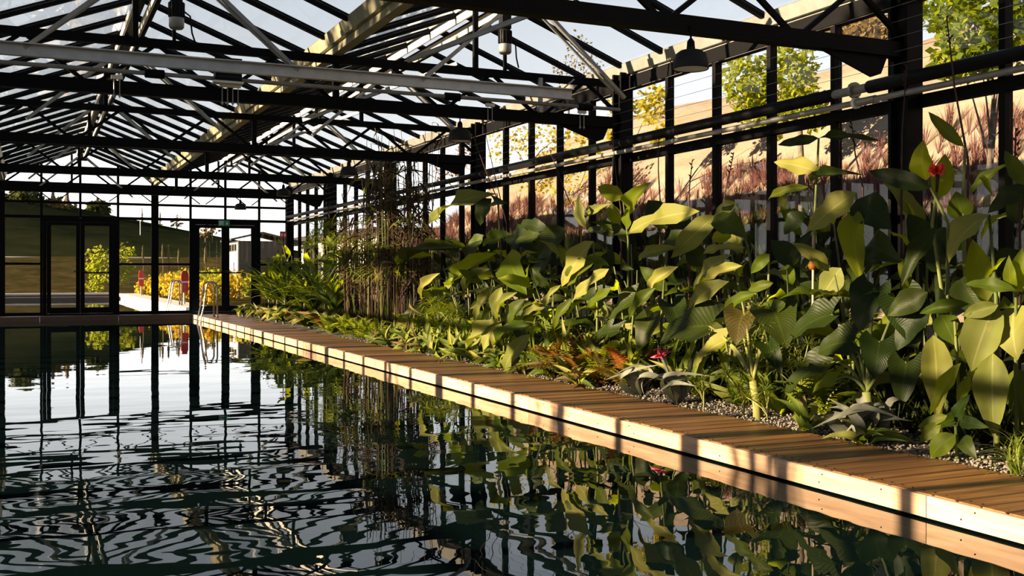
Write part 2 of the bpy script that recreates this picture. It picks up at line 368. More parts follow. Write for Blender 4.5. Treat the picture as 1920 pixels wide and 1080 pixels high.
# left walkway and near ledge (out of the picture, they carry the left wall)
ld = empty('trim_2', kind='structure'); ld['label'] = 'timber walkway along the opposite side of the pool'
for i in range(10): bx('plank', ld, 'deck_wood', -4.3, -3.28, YN+i*3.0, YN+i*3.0+2.99, -.03, ZD)
nd = empty('trim_3', kind='structure'); nd['label'] = 'timber walkway at the near end of the pool'
for i in range(3): bx('plank', nd, 'deck_wood', -3.3, 3.66, YN+i*1.22, YN+i*1.22+1.21, -.03, ZD)

# planting bed soil
s = MB(); nx, ny = 10, 120
for j in range(ny+1):
    for i in range(nx+1):
        x_ = XI-.01+(GX[3]-.04-XI+.01)*i/nx; y_ = .9+(YF-.1-.9)*j/ny
        s.v.append((x_, y_, .075+.10*i/nx+R.uniform(-.012, .012)))
for j in range(ny):
    for i in range(nx):
        a = j*(nx+1)+i; s.f.append((a, a+1, a+nx+2, a+nx+1))
bed = s.build('ground', M['soil'], None, True); tag(bed, 'dark soil of the planting bed behind the walkway', kind='structure')

# ------------------------------------------------------------------ glass walls
def hprof(w_, d_, t_):   # H column profile (x,z) -> extruded along y, used rotated
    a, b_ = w_/2, d_/2
    return [(-a,-b_),(a,-b_),(a,-b_+t_),(t_/2,-b_+t_),(t_/2,b_-t_),(a,b_-t_),(a,b_),(-a,b_),(-a,b_-t_),(-t_/2,b_-t_),(-t_/2,-b_+t_),(-a,-b_+t_)]
colmesh = {}
def column(parent, x_, y_, z1, name='column', w_=.16, d_=.20):
    key = (round(z1, 2), w_, d_)
    if key not in colmesh:
        me = MB().prism(hprof(w_, d_, .03), 0, z1+.05).mesh('column'); me.materials.append(M['black_steel']); colmesh[key] = me
    o = link(name, colmesh[key], parent); o.location = (x_, y_, -.05); o.rotation_euler = (math.pi/2, 0, 0); o.scale = (1, 1, -1)
    return o
def side_wall(name, X, inside, label):
    W = empty(name, (0, 0, 0), kind='structure'); W['label'] = label
    zs = [.12, 1.25, 2.45, 3.24]
    if inside > 0: zs = [.12, .72, 2.45, 3.24]
    # plinth rail, middle rails, eave beam: one piece per bay
    for k in range(len(YK)-1):
        a, b_ = YK[k]+.002, YK[k+1]-.002
        bx('plinth', W, 'dark_steel', X-.05, X+.05, a, b_, -.05, .16)
        for z_ in zs[1:-1]:
            if z_ > 2: bx('transom', W, 'black_steel', X-.055, X+.035, a, b_, z_-.045, z_+.045)
            else: bx('transom', W, 'black_steel', X-.03, X+.03, a, b_, z_-.02, z_+.02)
        bx('eave_beam', W, 'black_steel', X-.07, X+.05, a, b_, 3.24, 3.38)
    n_ = int(round((YF-YN)/MUL))
    for i in range(n_+1):
        y_ = YN+i*MUL
        if i % 5 == 0:
            column(W, X-inside*.09, y_, 3.42)
        hw = .028 if inside > 0 else .050
        bx('mullion', W, 'black_steel', X-.05, X+.03, y_-hw, y_+hw, .16, 3.24)
        if i < n_:
            for z0, z1 in zip(zs[:-1], zs[1:]):
                bx('pane', W, 'glass', X-.004, X+.004, y_+hw, y_+MUL-hw, z0+.02, z1-.02)
    return W
side_wall('wall_right', GX[3], 1, 'glass side wall with black steel mullions behind the planting bed')
side_wall('wall_left', GX[0], -1, 'glass side wall with black steel mullions opposite the planting bed')

# near end wall behind the camera: unseen dark masonry with one door, added against sky glare in the far glass
wn = empty('wall_near', (0, 0, 0), kind='structure'); wn['label'] = 'unseen dark end wall added opposite the glass doors against sky glare'
s = MB(); pr = [(GX[0], -.1), (GX[3]+.05, -.1), (GX[3]+.05, ZG)] + [(x_, z_) for x_, z_ in ((4.56, ZR), (2.82, ZG), (1.085, ZR), (-.65, ZG), (-2.385, ZR), (GX[0], ZG))]
s.prism(pr, YN-.25, YN-.03); s.build('masonry', M['stone_dark'], wn)
bx('door', wn, 'dark_wood', -.5, .5, YN-.03, YN+.01, ZD, 2.2)
# far wall
WF = empty('wall_far', (0, 0, 0), kind='structure'); WF['label'] = 'glazed end wall of black steel with two double doors'
q = (GX[2]-GX[1])/4
mx_ = [GX[0]+q*i for i in range(13)]
def rz(x_):   # roof underside height over x
    for a, b_ in zip(GX[:-1], GX[1:]):
        if a-1e-6 <= x_ <= b_+1e-6: return ZG+(ZR-ZG)*(1-abs(x_-(a+b_)/2)/((b_-a)/2))
    return ZG
ZTR = 2.50
doors = {5: 1, 6: 1, 9: 2, 10: 2}     # cells (between mullion i and i+1) that hold doors
for i, x_ in enumerate(mx_):
    if i in (0, 4, 8, 12):
        column(WF, x_+(.10 if i == 0 else -.06 if i == 12 else 0), YF-.02, 3.45)
        bx('mullion', WF, 'black_steel', x_-.04, x_+.04, YF-.04, YF+.05, 3.4, ZG+.02)
    else:
        z0 = ZTR if i in (6, 10) else .1
        bx('mullion', WF, 'black_steel', x_-.028, x_+.028, YF-.04, YF+.04, z0, rz(x_)-.02)
for i in range(12):
    a, b_ = mx_[i]+.028, mx_[i+1]-.028
    bx('transom', WF, 'black_steel', a, b_, YF-.05, YF+.04, ZTR-.035, ZTR+.035)
    bx('transom', WF, 'black_steel', a, b_, YF-.05, YF+.04, ZT-.06, ZT+.04)
    bx('pane', WF, 'glass', a, b_, YF-.004, YF+.004, ZTR+.035, ZT-.06)
    # gable pane
    s = MB(); s.prism([(a, ZT+.04), (b_, ZT+.04), (b_, rz(b_)-.04), (a, rz(a)-.04)], YF-.004, YF+.004); s.build('gable_pane', M['glass'], WF)
    if i not in doors:
        bx('sill', WF, 'black_steel', a, b_, YF-.06, YF+.05, ZD-.02, ZD+.075)
        bx('transom', WF, 'black_steel', a, b_, YF-.035, YF+.035, 1.335, 1.39)
        bx('pane', WF, 'glass', a, b_, YF-.004, YF+.004, ZD+.075, 1.335)
        bx('pane', WF, 'glass', a, b_, YF-.004, YF+.004, 1.39, ZTR-.035)
def double_door(n_, x0, x1, hasrail):
    D = empty('door_%d' % n_, (0, 0, 0), kind='structure'); D['label'] = ['', 'black framed glass double door left of the central post', 'black framed glass double door under the exit sign'][n_]
    y_ = YF
    fw = .085
    bx('door_frame', D, 'black_steel', x0, x0+fw, y_-.06, y_+.05, .09, ZTR-.03)
    bx('door_frame', D, 'black_steel', x1-fw, x1, y_-.06, y_+.05, .09, ZTR-.03)
    bx('door_frame', D, 'black_steel', x0+fw, x1-fw, y_-.06, y_+.05, ZTR-.115, ZTR-.03)
    bx('threshold', D, 'black_steel', x0+fw, x1-fw, y_-.06, y_+.05, .08, .15)
    xm = (x0+x1)/2
    for j, (a, b_) in enumerate(((x0+fw+.004, xm-.003), (xm+.003, x1-fw-.004))):
        s = MB(); sw = .095
        s.box(a, a+sw, y_-.05, y_+.01, .155, ZTR-.12); s.box(b_-sw, b_, y_-.05, y_+.01, .155, ZTR-.12)
        s.box(a+sw, b_-sw, y_-.05, y_+.01, .155, .30); s.box(a+sw, b_-sw, y_-.05, y_+.01, ZTR-.20, ZTR-.12)
        lf = s.build('door_leaf', M['black_steel'], D)
        bx('pane', lf, 'glass', a+sw, b_-sw, y_-.024, y_-.016, .30, ZTR-.20)
        if hasrail[j]: bx('push_bar', lf, 'black_steel', a+sw*.5, b_-sw*.5, y_-.085, y_-.055, 1.13, 1.165)
        hs_ = MB(); hx = b_-.045 if j == 0 else a+.045
        hs_.tube([(hx, y_-.05, 1.18), (hx, y_-.10, 1.18), (hx+(-.10 if j == 0 else .10), y_-.10, 1.18)], .011, 6)
        hs_.build('door_handle', M['dark_steel'], lf)
double_door(1, mx_[5]+.03, mx_[7]-.03, (False, True))
double_door(2, mx_[9]+.03, mx_[11]-.03, (True, True))

# ------------------------------------------------------------------ roof
roof = empty('ceiling', (0, 0, 0), kind='structure'); roof['label'] = 'pitched glass roof on black glazing bars'
gprof_l = [(-.13, .0), (-.11, .0), (-.08, -.10), (.08, -.10), (.11, 0), (.13, 0), (.095, -.125), (.05, -.125), (.05, -.20), (-.05, -.20), (-.05, -.125), (-.095, -.125)]
for gi, gx in enumerate(GX):
    for k in range(len(YK)-1):
        s = MB().prism([(gx+a, ZG+.03+b_) for a, b_ in gprof_l], YK[k]+.002, YK[k+1]-.002)
        s.build('gutter', M['gutter_metal'] if gi in (1, 2) else M['dull_alu'], roof)
slopes = []
for a, b_ in zip(GX[:-1], GX[1:]):
    m_ = (a+b_)/2
    bx('ridge_beam', roof, 'black_steel', m_-.05, m_+.05, YN, YF, ZR-.06, ZR+.03)
    bx('ridge_rail', roof, 'white_metal', m_-.085, m_-.060, YN, YF, ZR-.13, ZR-.045)
    bx('ridge_rail', roof, 'white_metal', m_+.060, m_+.085, YN, YF, ZR-.22, ZR-.12)
    bx('ridge_rail', roof, 'black_steel', m_+.10, m_+.13, YN, YF, ZR-.22, ZR-.07)
    slopes += [(a+.11, ZG+.03, m_-.05, ZR), (b_-.11, ZG+.03, m_+.05, ZR)]
n_ = int(round((YF-YN)/MUL))
for (xa, za, xb, zb) in slopes:
    L = math.hypot(xb-xa, zb-za)
    rm = MB().prism([(-.012, .02), (.012, .02), (.012, 0), (.025, -.012), (.025, -.048), (-.025, -.048), (-.025, -.012), (-.012, 0)], 0, L).mesh('glazing_bar'); rm.materials.append(M['black_steel'])
    pmx = MB().box(-(MUL-.056)/2, (MUL-.056)/2, .02, L-.02, -.012, -.005).mesh('roof_pane'); pmx.materials.append(M['glass'])
    ang = math.atan2(zb-za, abs(xb-xa)); rzv = -math.pi/2 if xb > xa else math.pi/2
    mat_ = Matrix.Rotation(rzv, 4, 'Z') @ Matrix.Rotation(ang, 4, 'X')
    for i in range(n_+1):
        y_ = YN+i*MUL
        o = link('glazing_bar', rm, roof); o.matrix_world = Matrix.Translation((xa, y_, za)) @ mat_
        if i < n_:
            o = link('roof_pane', pmx, roof); o.matrix_world = Matrix.Translation((xa, y_+MUL/2, za)) @ mat_

# ------------------------------------------------------------------ trusses (one thing for each column line in view)
names = ['nearest black lattice roof truss, crossing the top of the picture', 'black lattice roof truss behind the pale rail with the control box on it',
         'third black lattice roof truss from the front', 'fourth black lattice roof truss from the front', 'black lattice roof truss one bay before the end wall', 'black lattice roof truss set against the end wall above the doors']
VP = (GX[1]-GX[0])/3
for k in range(6):
    y_ = Y0+BAY*k
    if k == 5: y_ -= .11
    T = empty('roof_truss', (0, y_, 0), label=names[k], cat='truss', group='roof trusses')
    x0, x1 = GX[0]+.10, GX[3]-.10
    if k == 0: x0 = GX[0]+.10
    ch = .125 if k < 5 else .06
    MB().prism([(-.05, -ch/2), (.05, -ch/2), (.05, ch/2-.012), (.03, ch/2-.012), (.03, ch/2), (-.03, ch/2), (-.03, ch/2-.012), (-.05, ch/2-.012)], x0, x1).build('bottom_chord', M['black_steel'], T).matrix_local = Matrix.Translation((0, 0, ZC)) @ Matrix.Rotation(-math.pi/2, 4, 'Z')
    MB().prism([(-.035, -.045), (.035, -.045), (.035, .035), (-.035, .035)], x0, x1).build('top_chord', M['black_steel'], T).matrix_local = Matrix.Translation((0, 0, ZT)) @ Matrix.Rotation(-math.pi/2, 4, 'Z')
    for i in range(9):
        xa = GX[0]+VP*i
        r_ = .018 if k < 5 else .013
        MB().bar((xa+.07, 0, ZC+.05), (xa+VP/2-.04, 0, ZT-.04), r_*2, r_*2, (0, 1, 0)).build('diagonal', M['black_steel'], T)
        MB().bar((xa+VP-.07, 0, ZC+.05), (xa+VP/2+.04, 0, ZT-.04), r_*2, r_*2, (0, 1, 0)).build('diagonal', M['black_steel'], T)
    for gx in (GX[1], GX[2]):
        MB().box(gx-.03, gx+.03, -.03, .03, ZC+.05, ZT+.08).build('hanger', M['black_steel'], T)
    for m_ in ((GX[1]+GX[2])/2, (GX[2]+GX[3])/2):
        MB().box(m_-.22, m_-.17, -.025, .025, ZT, ZR-.12).build('king_post', M['black_steel'], T)
        if k == 1: MB().box(m_+.14, m_+.17, -.02, .02, ZT, ZR-.12).build('king_post', M['black_steel'], T)
    # haunch plate near the wall column
    if k == 5: continue
    s = MB(); s.add([(5.33, -.012, ZC-.05), (6.02, -.012, ZC-.05), (5.95, -.012, ZC-.20), (5.86, -.012, ZC-.23), (5.33, .012, ZC-.05), (6.02, .012, ZC-.05), (5.95, .012, ZC-.20), (5.86, .012, ZC-.23)],
                    [(0,1,2,3), (7,6,5,4), (0,4,5,1), (1,5,6,2), (2,6,7,3), (3,7,4,0)])
    s.build('haunch_plate', M['black_steel'], T)

# knee struts with thin brace from column to eave, grey tubes (vent push rods) between trusses
tub = ['left slope', 'right slope']
ordn = ['nearest', 'second', 'third', 'fourth', 'fifth']
for k in range(5):
    y_ = 9.5+BAY*(k-0)
    if y_ > YF-.6: break
    for bi, (a, b_) in enumerate(((GX[1], GX[2]), (GX[2], GX[3]))):
        m_ = (a+b_)/2
        V = empty('vent_rod_pair', (m_, y_, 2.95), label='pale grey pair of vent push rods under the %s roof bay, %s from the front' % (['left', 'right'][bi], ordn[k]), cat='rod', group='vent push rods')
        MB().box(-.12, .12, -.02, .12, .86, .90).build('hinge_plate', M['dark_steel'], V); MB().box(-.025, .025, -.02, .02, .88, 1.14).build('hanger', M['dark_steel'], V)
        for sgn in (-1, 1):
            MB().bar((sgn*1.14, 0, 0.02), (sgn*.10, 0, .93), .035, .05, (0, 1, 0)).build('rod', M['dull_alu'], V)
            MB().bar((sgn*1.06, .10, 0.10), (sgn*.10, .10, .90), .022, .022, (0, 1, 0)).build('rod', M['dull_alu'], V)
s = MB(); s.prism([(-.03, -.055), (.03, -.055), (.03, -.045), (-.018, -.045), (-.018, .045), (.03, .045), (.03, .055), (-.03, .055)], -3.9, 5.06)
o = s.build('support_rail', M['rail_alu']); o.matrix_world = Matrix.Translation((0, 9.46, 2.955)) @ Matrix.Rotation(-math.pi/2, 4, 'Z')
tag(o, 'long pale aluminium rail crossing below the roof in front of the second truss', 'rail')
# hanger of the rail's end
s = MB(); s.box(-.02, .02, -.02, .02, -.02, .36); s.bar((0, 0, .02), (.42, 0, .38), .015, .015)
o = s.build('rail_hanger', M['zinc']); o.location = (5.10, YK[3]-.10, ZC+.06); tag(o, 'galvanised upright bracket with thin strut standing on the second truss', 'bracket')
# inclined flat bars from the lower purlin up to the ridge of the right bay (pale)
for k in range(3):
    y_ = 8.2+BAY*k
    o = MB().bar((GX[2]+.5, y_+1.4, 3.18), (GX[3]-1.45, y_-.35, 3.75), .03, .045).build('wind_brace', M['dull_alu'])
    tag(o, 'galvanised flat wind brace slanting under the right roof bay, %s from the front' % ordn[k], 'brace', 'wind braces')

# torque tube with couplings
s = MB(); s.tube([(-3.9, 0, 0), (6.1, 0, 0)], .022, 8)
T = empty('torque_tube', (0, YK[3]-.12, 2.985), label='thin grey vent drive tube with dark couplings above the second truss chord', cat='tube')
s.build('tube', M['pipe_grey'], T)
for x_ in (1.05, 4.05, 5.65):
    MB().tube([(x_-.09, 0, 0), (x_-.085, 0, 0), (x_+.085, 0, 0), (x_+.09, 0, 0)], [.03, .042, .042, .03], 10).build('coupling', M['black_steel'], T)
# clamps on the chord
for j, (x_, nb) in enumerate(((.72, 2), (1.75, 4), (4.5, 2), (5.63, 2))):
    K = empty('chord_clamp', (x_, YK[3]-.07, ZC), label='small %s clamp with hanging bolts gripping the second truss chord' % ['pale two-bolt', 'pale four-bolt', 'zinc two-bolt inner', 'zinc two-bolt outer'][j], cat='clamp', group='chord clamps')
    wd = .05*nb
    MB().box(-wd/2, wd/2, -.03, .0, .065, .10).build('plate', M['white_metal'], K)
    for b_ in range(nb):
        xx = -wd/2+.025+b_*.05
        MB().tube([(xx, -.015, .075), (xx, -.015, -.11)], .005, 6).build('bolt', M['zinc'], K)
        MB().tube([(xx, -.015, -.095), (xx, -.015, -.08)], .013, 6).build('nut', M['zinc'], K)
# control box with louvres
K = empty('control_box', (1.72, YK[3]-.13, ZC+.11), label='grey louvred control box standing on the second truss chord', cat='box')
MB().box(-.125, .125, -.06, .06, 0, .22).build('body', M['dark_steel'], K)
for z_ in range(5): MB().box(-.11, .11, -.068, -.060, .03+z_*.036, .048+z_*.036).build('louvre', M['lamp_grey'], K)
MB().box(-.14, .14, -.065, .065, -.02, 0).build('base', M['white_metal'], K)
# motors
for j, (px, py) in enumerate(((331, 28), (947, 78))):
    p_ = PY(px, py, YK[3]-.45)
    K = empty('vent_motor', p_, label=['grey ribbed vent motor hanging under the left roof bay', 'grey ribbed vent motor hanging under the right roof bay'][j], cat='motor', group='vent motors')
    MB().lathe([(0, .13), (.05, .13), (.065, .115), (.065, -.02), (.058, -.03)], n=20).build('housing', M['dark_steel'], K, True)
    for a in range(14):
        an = 2*math.pi*a/14
        MB().bar((.068*math.cos(an), .068*math.sin(an), -.02), (.068*math.cos(an), .068*math.sin(an), .11), .006, .012, (math.cos(an), math.sin(an), 0)).build('fin', M['dark_steel'], K)
    MB().lathe([(.066, -.03), (.068, -.035), (.068, -.11), (.055, -.128), (0, -.13)], n=20).build('cap', M['dull_alu'], K, True)
    MB().box(-.05, .05, -.05, .05, .13, .30).build('gearbox', M['dark_steel'], K); MB().box(-.02, .02, -.02, .02, .30, ZR-.05-p_.z-.10*abs(j)).build('hanger', M['dark_steel'], K)
    MB().tube([(.05, 0, .05), (.12, 0, .0), (.14, .02, -.15), (.18, .05, -.25)], .008, 6).build('cable', M['black_steel'], K)

# ------------------------------------------------------------------ pendant lamps under the trusses
ln = ['nearest black bell pendant lamp, hanging under the first truss', 'black bell pendant lamp under the second truss, above the tall reeds', 'black bell pendant lamp hanging left of the reed tops', 'black bell pendant lamp hanging near the end wall corner', 'smallest black bell pendant lamp, above the exit sign door']
for k in range(5):
    K = empty('pendant_lamp', (4.16, Y0+BAY*k-.06, 2.53), label=ln[k], cat='lamp', group='pendant lamps')
    MB().lathe([(.122, -.004), (.125, 0), (.122, .05), (.108, .10), (.075, .125), (.03, .135), (.03, .15)], n=24).build('shade', M['lamp_grey'], K, True)
    MB().lathe([(.118, .002), (.115, .05), (.10, .09), (0, .10)], n=24).build('reflector', M['white_metal'], K, True)
    MB().tube([(0, 0, .135), (0, 0, .19), (0, 0, .21)], [.03, .026, .012], 12).build('socket', M['black_steel'], K)
    MB().tube([(0, 0, .2), (0, 0, .30)], .008, 6).build('stem', M['black_steel'], K)
    MB().lathe([(0, .02), (.03, .03), (.035, .06), (.02, .10)], n=12).build('bulb', M['sign_white'], K, True)

# ------------------------------------------------------------------ heating pipes on the right wall
K = empty('heating_pipe', (6.08, 0, 2.60), label='thick dark heating pipe along the glass side wall', cat='pipe')
MB().tube([(0, .5, 0), (0, 6.35, 0)], .052, 12).build('pipe', M['dark_steel'], K, True)
MB().tube([(0, 6.75, 0), (0, 14.2, 0)], .052, 12).build('pipe', M['dark_steel'], K, True)
MB().tube([(0, 14.2, 0), (0, 14.4, 0), (0, 27.2, 0)], [.052, .04, .04], 12).build('pipe', M['dark_steel'], K, True)
MB().tube([(0, 6.33, 0), (0, 6.78, 0)], .036, 12).build('coupling', M['pipe_grey'], K)
MB().tube([(0, 6.5, 0), (0, 6.53, 0)], .066, 14).build('flange', M['dull_alu'], K)
K2 = empty('return_pipe', (6.10, 0, 2.50), label='thin pale return pipe below the thick heating pipe', cat='pipe')
MB().tube([(0, .5, 0), (0, 27.2, 0)], .025, 10).build('pipe', M['pipe_grey'], K2, True)
MB().tube([(0, 6.50, 0), (0, 6.53, 0)], .048, 14).build('flange', M['white_metal'], K2)
MB().tube([(0, 6.30, 0), (0, 6.50, 0)], .032, 10).build('coupling', M['dull_alu'], K2)
for k in range(7):
    y_ = YK[k]+ (BAY if k < 0 else 0)
    MB().bar((.02, y_+.02, -.14), (.02, y_+.02, .16), .012, .03).build('hanger_strap', M['dark_steel'], K)
# trellis wires in front of the glass
for j, z_ in enumerate((2.72, 2.82, 2.93, 3.05, 3.17)):
    o = MB().tube([(6.05, .5, z_), (6.05, 27.3, z_)], .0022, 4).build('trellis_wire', M['zinc'])
    tag(o, 'thin trellis wire strung along the glass wall, %s above the pipe' % ['first', 'second', 'third', 'fourth', 'fifth'][j], 'wire', 'trellis wires')

# ------------------------------------------------------------------ pool ladder, signs
def ladder(x_, y_, label):
    K = empty('pool_ladder', (x_, y_, ZD), label=label, cat='ladder', group='steel pool ladders')
    for j in (0, 1):
        pts = [(.26, j*.5, 0)]
        pts += [(.26-.02*0, j*.5, .55)]
        for a in range(0, 181, 20):
            an = math.radians(a); pts.append((.14+.12*math.cos(an), j*.5, .70+.12*math.sin(an)))
        pts += [(-.04, j*.5, .25), (-.11, j*.5, -.05), (-.12, j*.5, -.5)]
        MB().tube(pts, .021, 10).build('handrail', M['chrome'], K, True)
        MB().lathe([(.045, 0), (.045, .012), (.024, .02)], (.26, j*.5, 0), 14).build('flange', M['chrome'], K)
    for z_ in (-.2, -.42): MB().box(-.16, -.08, 0, .5, z_, z_+.025).build('rung', M['chrome'], K)
ladder(3.62, 24.55, 'chrome pool ladder with two hoop handrails at the far end of the walkway')

p_ = PY(420, 418.5, YF-.09)
K = empty('exit_sign', p_, label='green emergency exit sign above the right double door', cat='sign')
MB().box(-.145, .145, -.015, .02, -.075, .075).build('panel', M['sign_green'], K)
s = MB()   # white door outline with running figure
for a in ((-.115, -.10, -.055, .055), (-.035, -.02, -.055, .055), (-.10, -.035, .045, .055)): s.box(a[0], a[1], -.018, -.015, a[2], a[3])
s.box(-.075, -.06, -.018, -.015, .022, .038); s.bar((-.068, -.0165, .02), (-.078, -.0165, -.015), .003, .016, (1, 0, 0)); s.bar((-.078, -.0165, -.012), (-.095, -.0165, -.045), .003, .010, (1, 0, 0)); s.bar((-.078, -.0165, -.012), (-.052, -.0165, -.04), .003, .010, (1, 0, 0)); s.bar((-.088, -.0165, .012), (-.050, -.0165, .0), .003, .008, (1, 0, 0))
s.build('running_figure', M['sign_white'], K)
s = MB()
s.box(.068, .082, -.018, -.015, -.02, .045)
s.add([(.045, -.018, -.005), (.105, -.018, -.005), (.075, -.018, -.05), (.045, -.015, -.005), (.105, -.015, -.005), (.075, -.015, -.05)], [(0, 1, 2), (5, 4, 3), (0, 3, 4, 1), (1, 4, 5, 2), (2, 5, 3, 0)])
s.build('arrow', M['sign_white'], K)

p_ = PY(531, 440, YF-.16)
K = empty('fire_sign', p_, label='red fire equipment sign with white symbols beside the corner post', cat='sign')
MB().box(-.085, .085, -.008, .008, -.085, .085).build('panel', M['sign_red'], K)
s = MB(); s.box(-.055, -.025, -.011, -.008, -.05, .02); s.box(-.05, -.03, -.011, -.008, .02, .04); s.bar((-.03, -.0095, .04), (-.005, -.0095, .03), .003, .008, (0, 1, 0)); s.box(-.012, -.004, -.011, -.008, -.01, .03)
s.build('extinguisher_symbol', M['sign_white'], K)
s = MB(); s.add([(.02, -.011, -.05), (.06, -.011, -.05), (.065, -.011, -.01), (.05, -.011, .05), (.035, -.011, .02), (.025, -.011, .035), (.015, -.011, -.01)], [(0, 1, 2, 3, 4, 5, 6)])
s.build('flame_symbol', M['sign_white'], K)
MB().box(-.008, .008, .008, .03, .10-p_.z, .08).build('sign_post', M['black_steel'], K)

# ------------------------------------------------------------------ leaf shapes (unit length along +y, unit width along x, shared by all plants)
LEAVES = {}
def leaf_mesh(shape, mat, arch=.12, droop=0.0, fold=.18, wave=0.0, nt_=9, ns=4, seed=0):
    rr = random.Random(seed*31+5)
    def wd(t):
        if shape == 'paddle': return max(0.0, math.sin(math.pi*min(1, t)**.74))**.92
        if shape == 'lance': return max(0.0, math.sin(math.pi*t**.62))**.9
        if shape == 'strap': return (min(1, .55+t*2.2) if t < .25 else 1.0)*(1-max(0, (t-.35)/.65)**1.7)
        if shape == 'heart': return max(0.0, (1-t)**.62*(min(1, .62+t*2.2)))*1.0
    phs = rr.uniform(0, 6)
    vs_, fs_, uvs = [], [], []
    for i in range(nt_+1):
        t = i/nt_
        wv = wd(t)*.5
        cz = arch*4*t*(1-t) - droop*t*t
        for j in range(ns+1):
            s_ = (j/ns-.5)*2
            x_ = s_*wv
            z_ = cz + abs(s_)*wv*fold + wave*math.sin(t*13+phs+(2.0 if s_ > 0 else 0))*abs(s_)*wv*2
            y_ = t
            if shape == 'heart': y_ = t - abs(s_)**1.6*.26*(1-t)**2.2     # lobes reach behind the stalk
            vs_.append((x_, y_, z_)); uvs.append((j/ns, t))
    for i in range(nt_):
        for j in range(ns):
            a = i*(ns+1)+j; fs_.append((a, a+1, a+ns+2, a+ns+1))
    me = bpy.data.meshes.new('leaf'); me.from_pydata(vs_, [], fs_)
    ul = me.uv_layers.new(name='UVMap')
    for p_ in me.polygons:
        for li in p_.loop_indices: ul.data[li].uv = uvs[me.loops[li].vertex_index]
    me.polygons.foreach_set('use_smooth', [True]*len(me.polygons)); me.materials.append(M[mat]); me.update()
    return me
def LM(shape, mat, arch=.12, droop=0.0, fold=.18, wave=.04, seed=0):
    key = (shape, mat, round(arch, 2), round(droop, 2), round(fold, 2), round(wave, 2), seed)
    if key not in LEAVES:
        LEAVES[key] = leaf_mesh(shape, mat, arch, droop, fold, wave, 9 if shape != 'strap' else 10, 4 if shape != 'strap' else 2, seed)
    return LEAVES[key]
def leafobj(parent, me, base, tip, width, facing=(-1, -.45, .45), roll=0.0, name='leaf'):
    base, tip = Vector(base), Vector(tip); d = tip-base; L = d.length
    if L < 1e-4: return None
    d.normalize(); f = Vector(facing).normalized(); n_ = f-d*f.dot(d)
    if n_.length < .05: n_ = Vector((0, 0, 1))-d*d.z
    n_.normalize(); n_ = Matrix.Rotation(roll, 3, d) @ n_
    s_ = d.cross(n_).normalized()
    o = link(name, me, parent)
    Mx = Matrix(((s_.x*width, d.x*L, n_.x*L, 0), (s_.y*width, d.y*L, n_.y*L, 0), (s_.z*width, d.z*L, n_.z*L, 0), (0, 0, 0, 1)))
    o.matrix_basis = Matrix.Translation(base-parent.location) @ Mx
    return o
def tubeobj(parent, pts, rad, mat, name='stem', n=6):
    off = parent.location
    return MB().tube([Vector(p_)-off for p_ in pts], rad, n, True).build(name, M[mat], parent, True)
def bez(a, b_, c, n=6):
    a, b_, c = Vector(a), Vector(b_), Vector(c)
    return [a*(1-t)**2+b_*2*t*(1-t)+c*t*t for t in [i/n for i in range(n+1)]]
def soilz(x_): return .075+.10*(x_-XI)/(GX[3]-XI)

ORD = ['first', 'second', 'third', 'fourth', 'fifth', 'sixth', 'seventh', 'eighth', 'ninth', 'tenth', 'eleventh', 'twelfth', 'thirteenth', 'fourteenth', 'fifteenth', 'sixteenth',
       'seventeenth', 'eighteenth', 'nineteenth', 'twentieth', '21st', '22nd', '23rd', '24th', '25th', '26th', '27th', '28th', '29th', '30th', '31st', '32nd', '33rd', '34th', '35th', '36th', '37th', '38th', '39th', '40th', '41st', '42nd', '43rd', '44th', '45th', '46th', '47th', '48th', '49th', '50th']

# ------------------------------------------------------------------ hand-set canna plants, leaves placed from what the photograph shows
# leaf: base px, tip px, width in px, material letter, depth of base, depth of tip, roll degrees
MT = {'g': 'canna_leaf', 'p': 'canna_pale', 'b': 'canna_bright', 'd': 'dark_leaf'}  # letters put sunlit, backlit and shaded looks into the leaf colour
def canna_set(label, root, X0, leaves, stems, cat='canna plant', group='canna plants'):
    r0 = P(root[0], root[1], X0); r0.z = soilz(X0)
    T = empty('canna_plant', r0, label=label, cat=cat, group=group)
    for st in stems:
        pts = [P(*q) for q in st]
        g0 = pts[-1].copy(); g0.z = soilz(min(g0.x, 6.1))-.02
        if pts[-1].z > g0.z+.03: pts.append(g0)
        m_ = len(pts)
        tubeobj(T, pts, [.008+.008*i/(m_-1) for i in range(m_)], 'stalk_green', 'stem')
    for k, lf in enumerate(leaves):
        bx_, by_, tx_, ty_, wpx, mt = lf[:6]
        xb = lf[6] if len(lf) > 6 else X0; xt = lf[7] if len(lf) > 7 else xb-.06
        roll = math.radians(lf[8]) if len(lf) > 8 else R.uniform(-.3, .3)
        b_, t_ = P(bx_, by_, xb), P(tx_, ty_, xt)
        D = b_.x*math.sin(YAW)+b_.y*math.cos(YAW)
        w_ = wpx*D/F_PX*1.02
        ar = R.choice((.05, .09, .14)); dr = R.choice((0, .0, .06))
        me = LM('paddle', MT[mt], ar, dr, R.choice((.05, .12, .20)), .05, R.randrange(3))
        leafobj(T, me, b_, t_, w_, (-1, -.55, .35), roll)
    return T
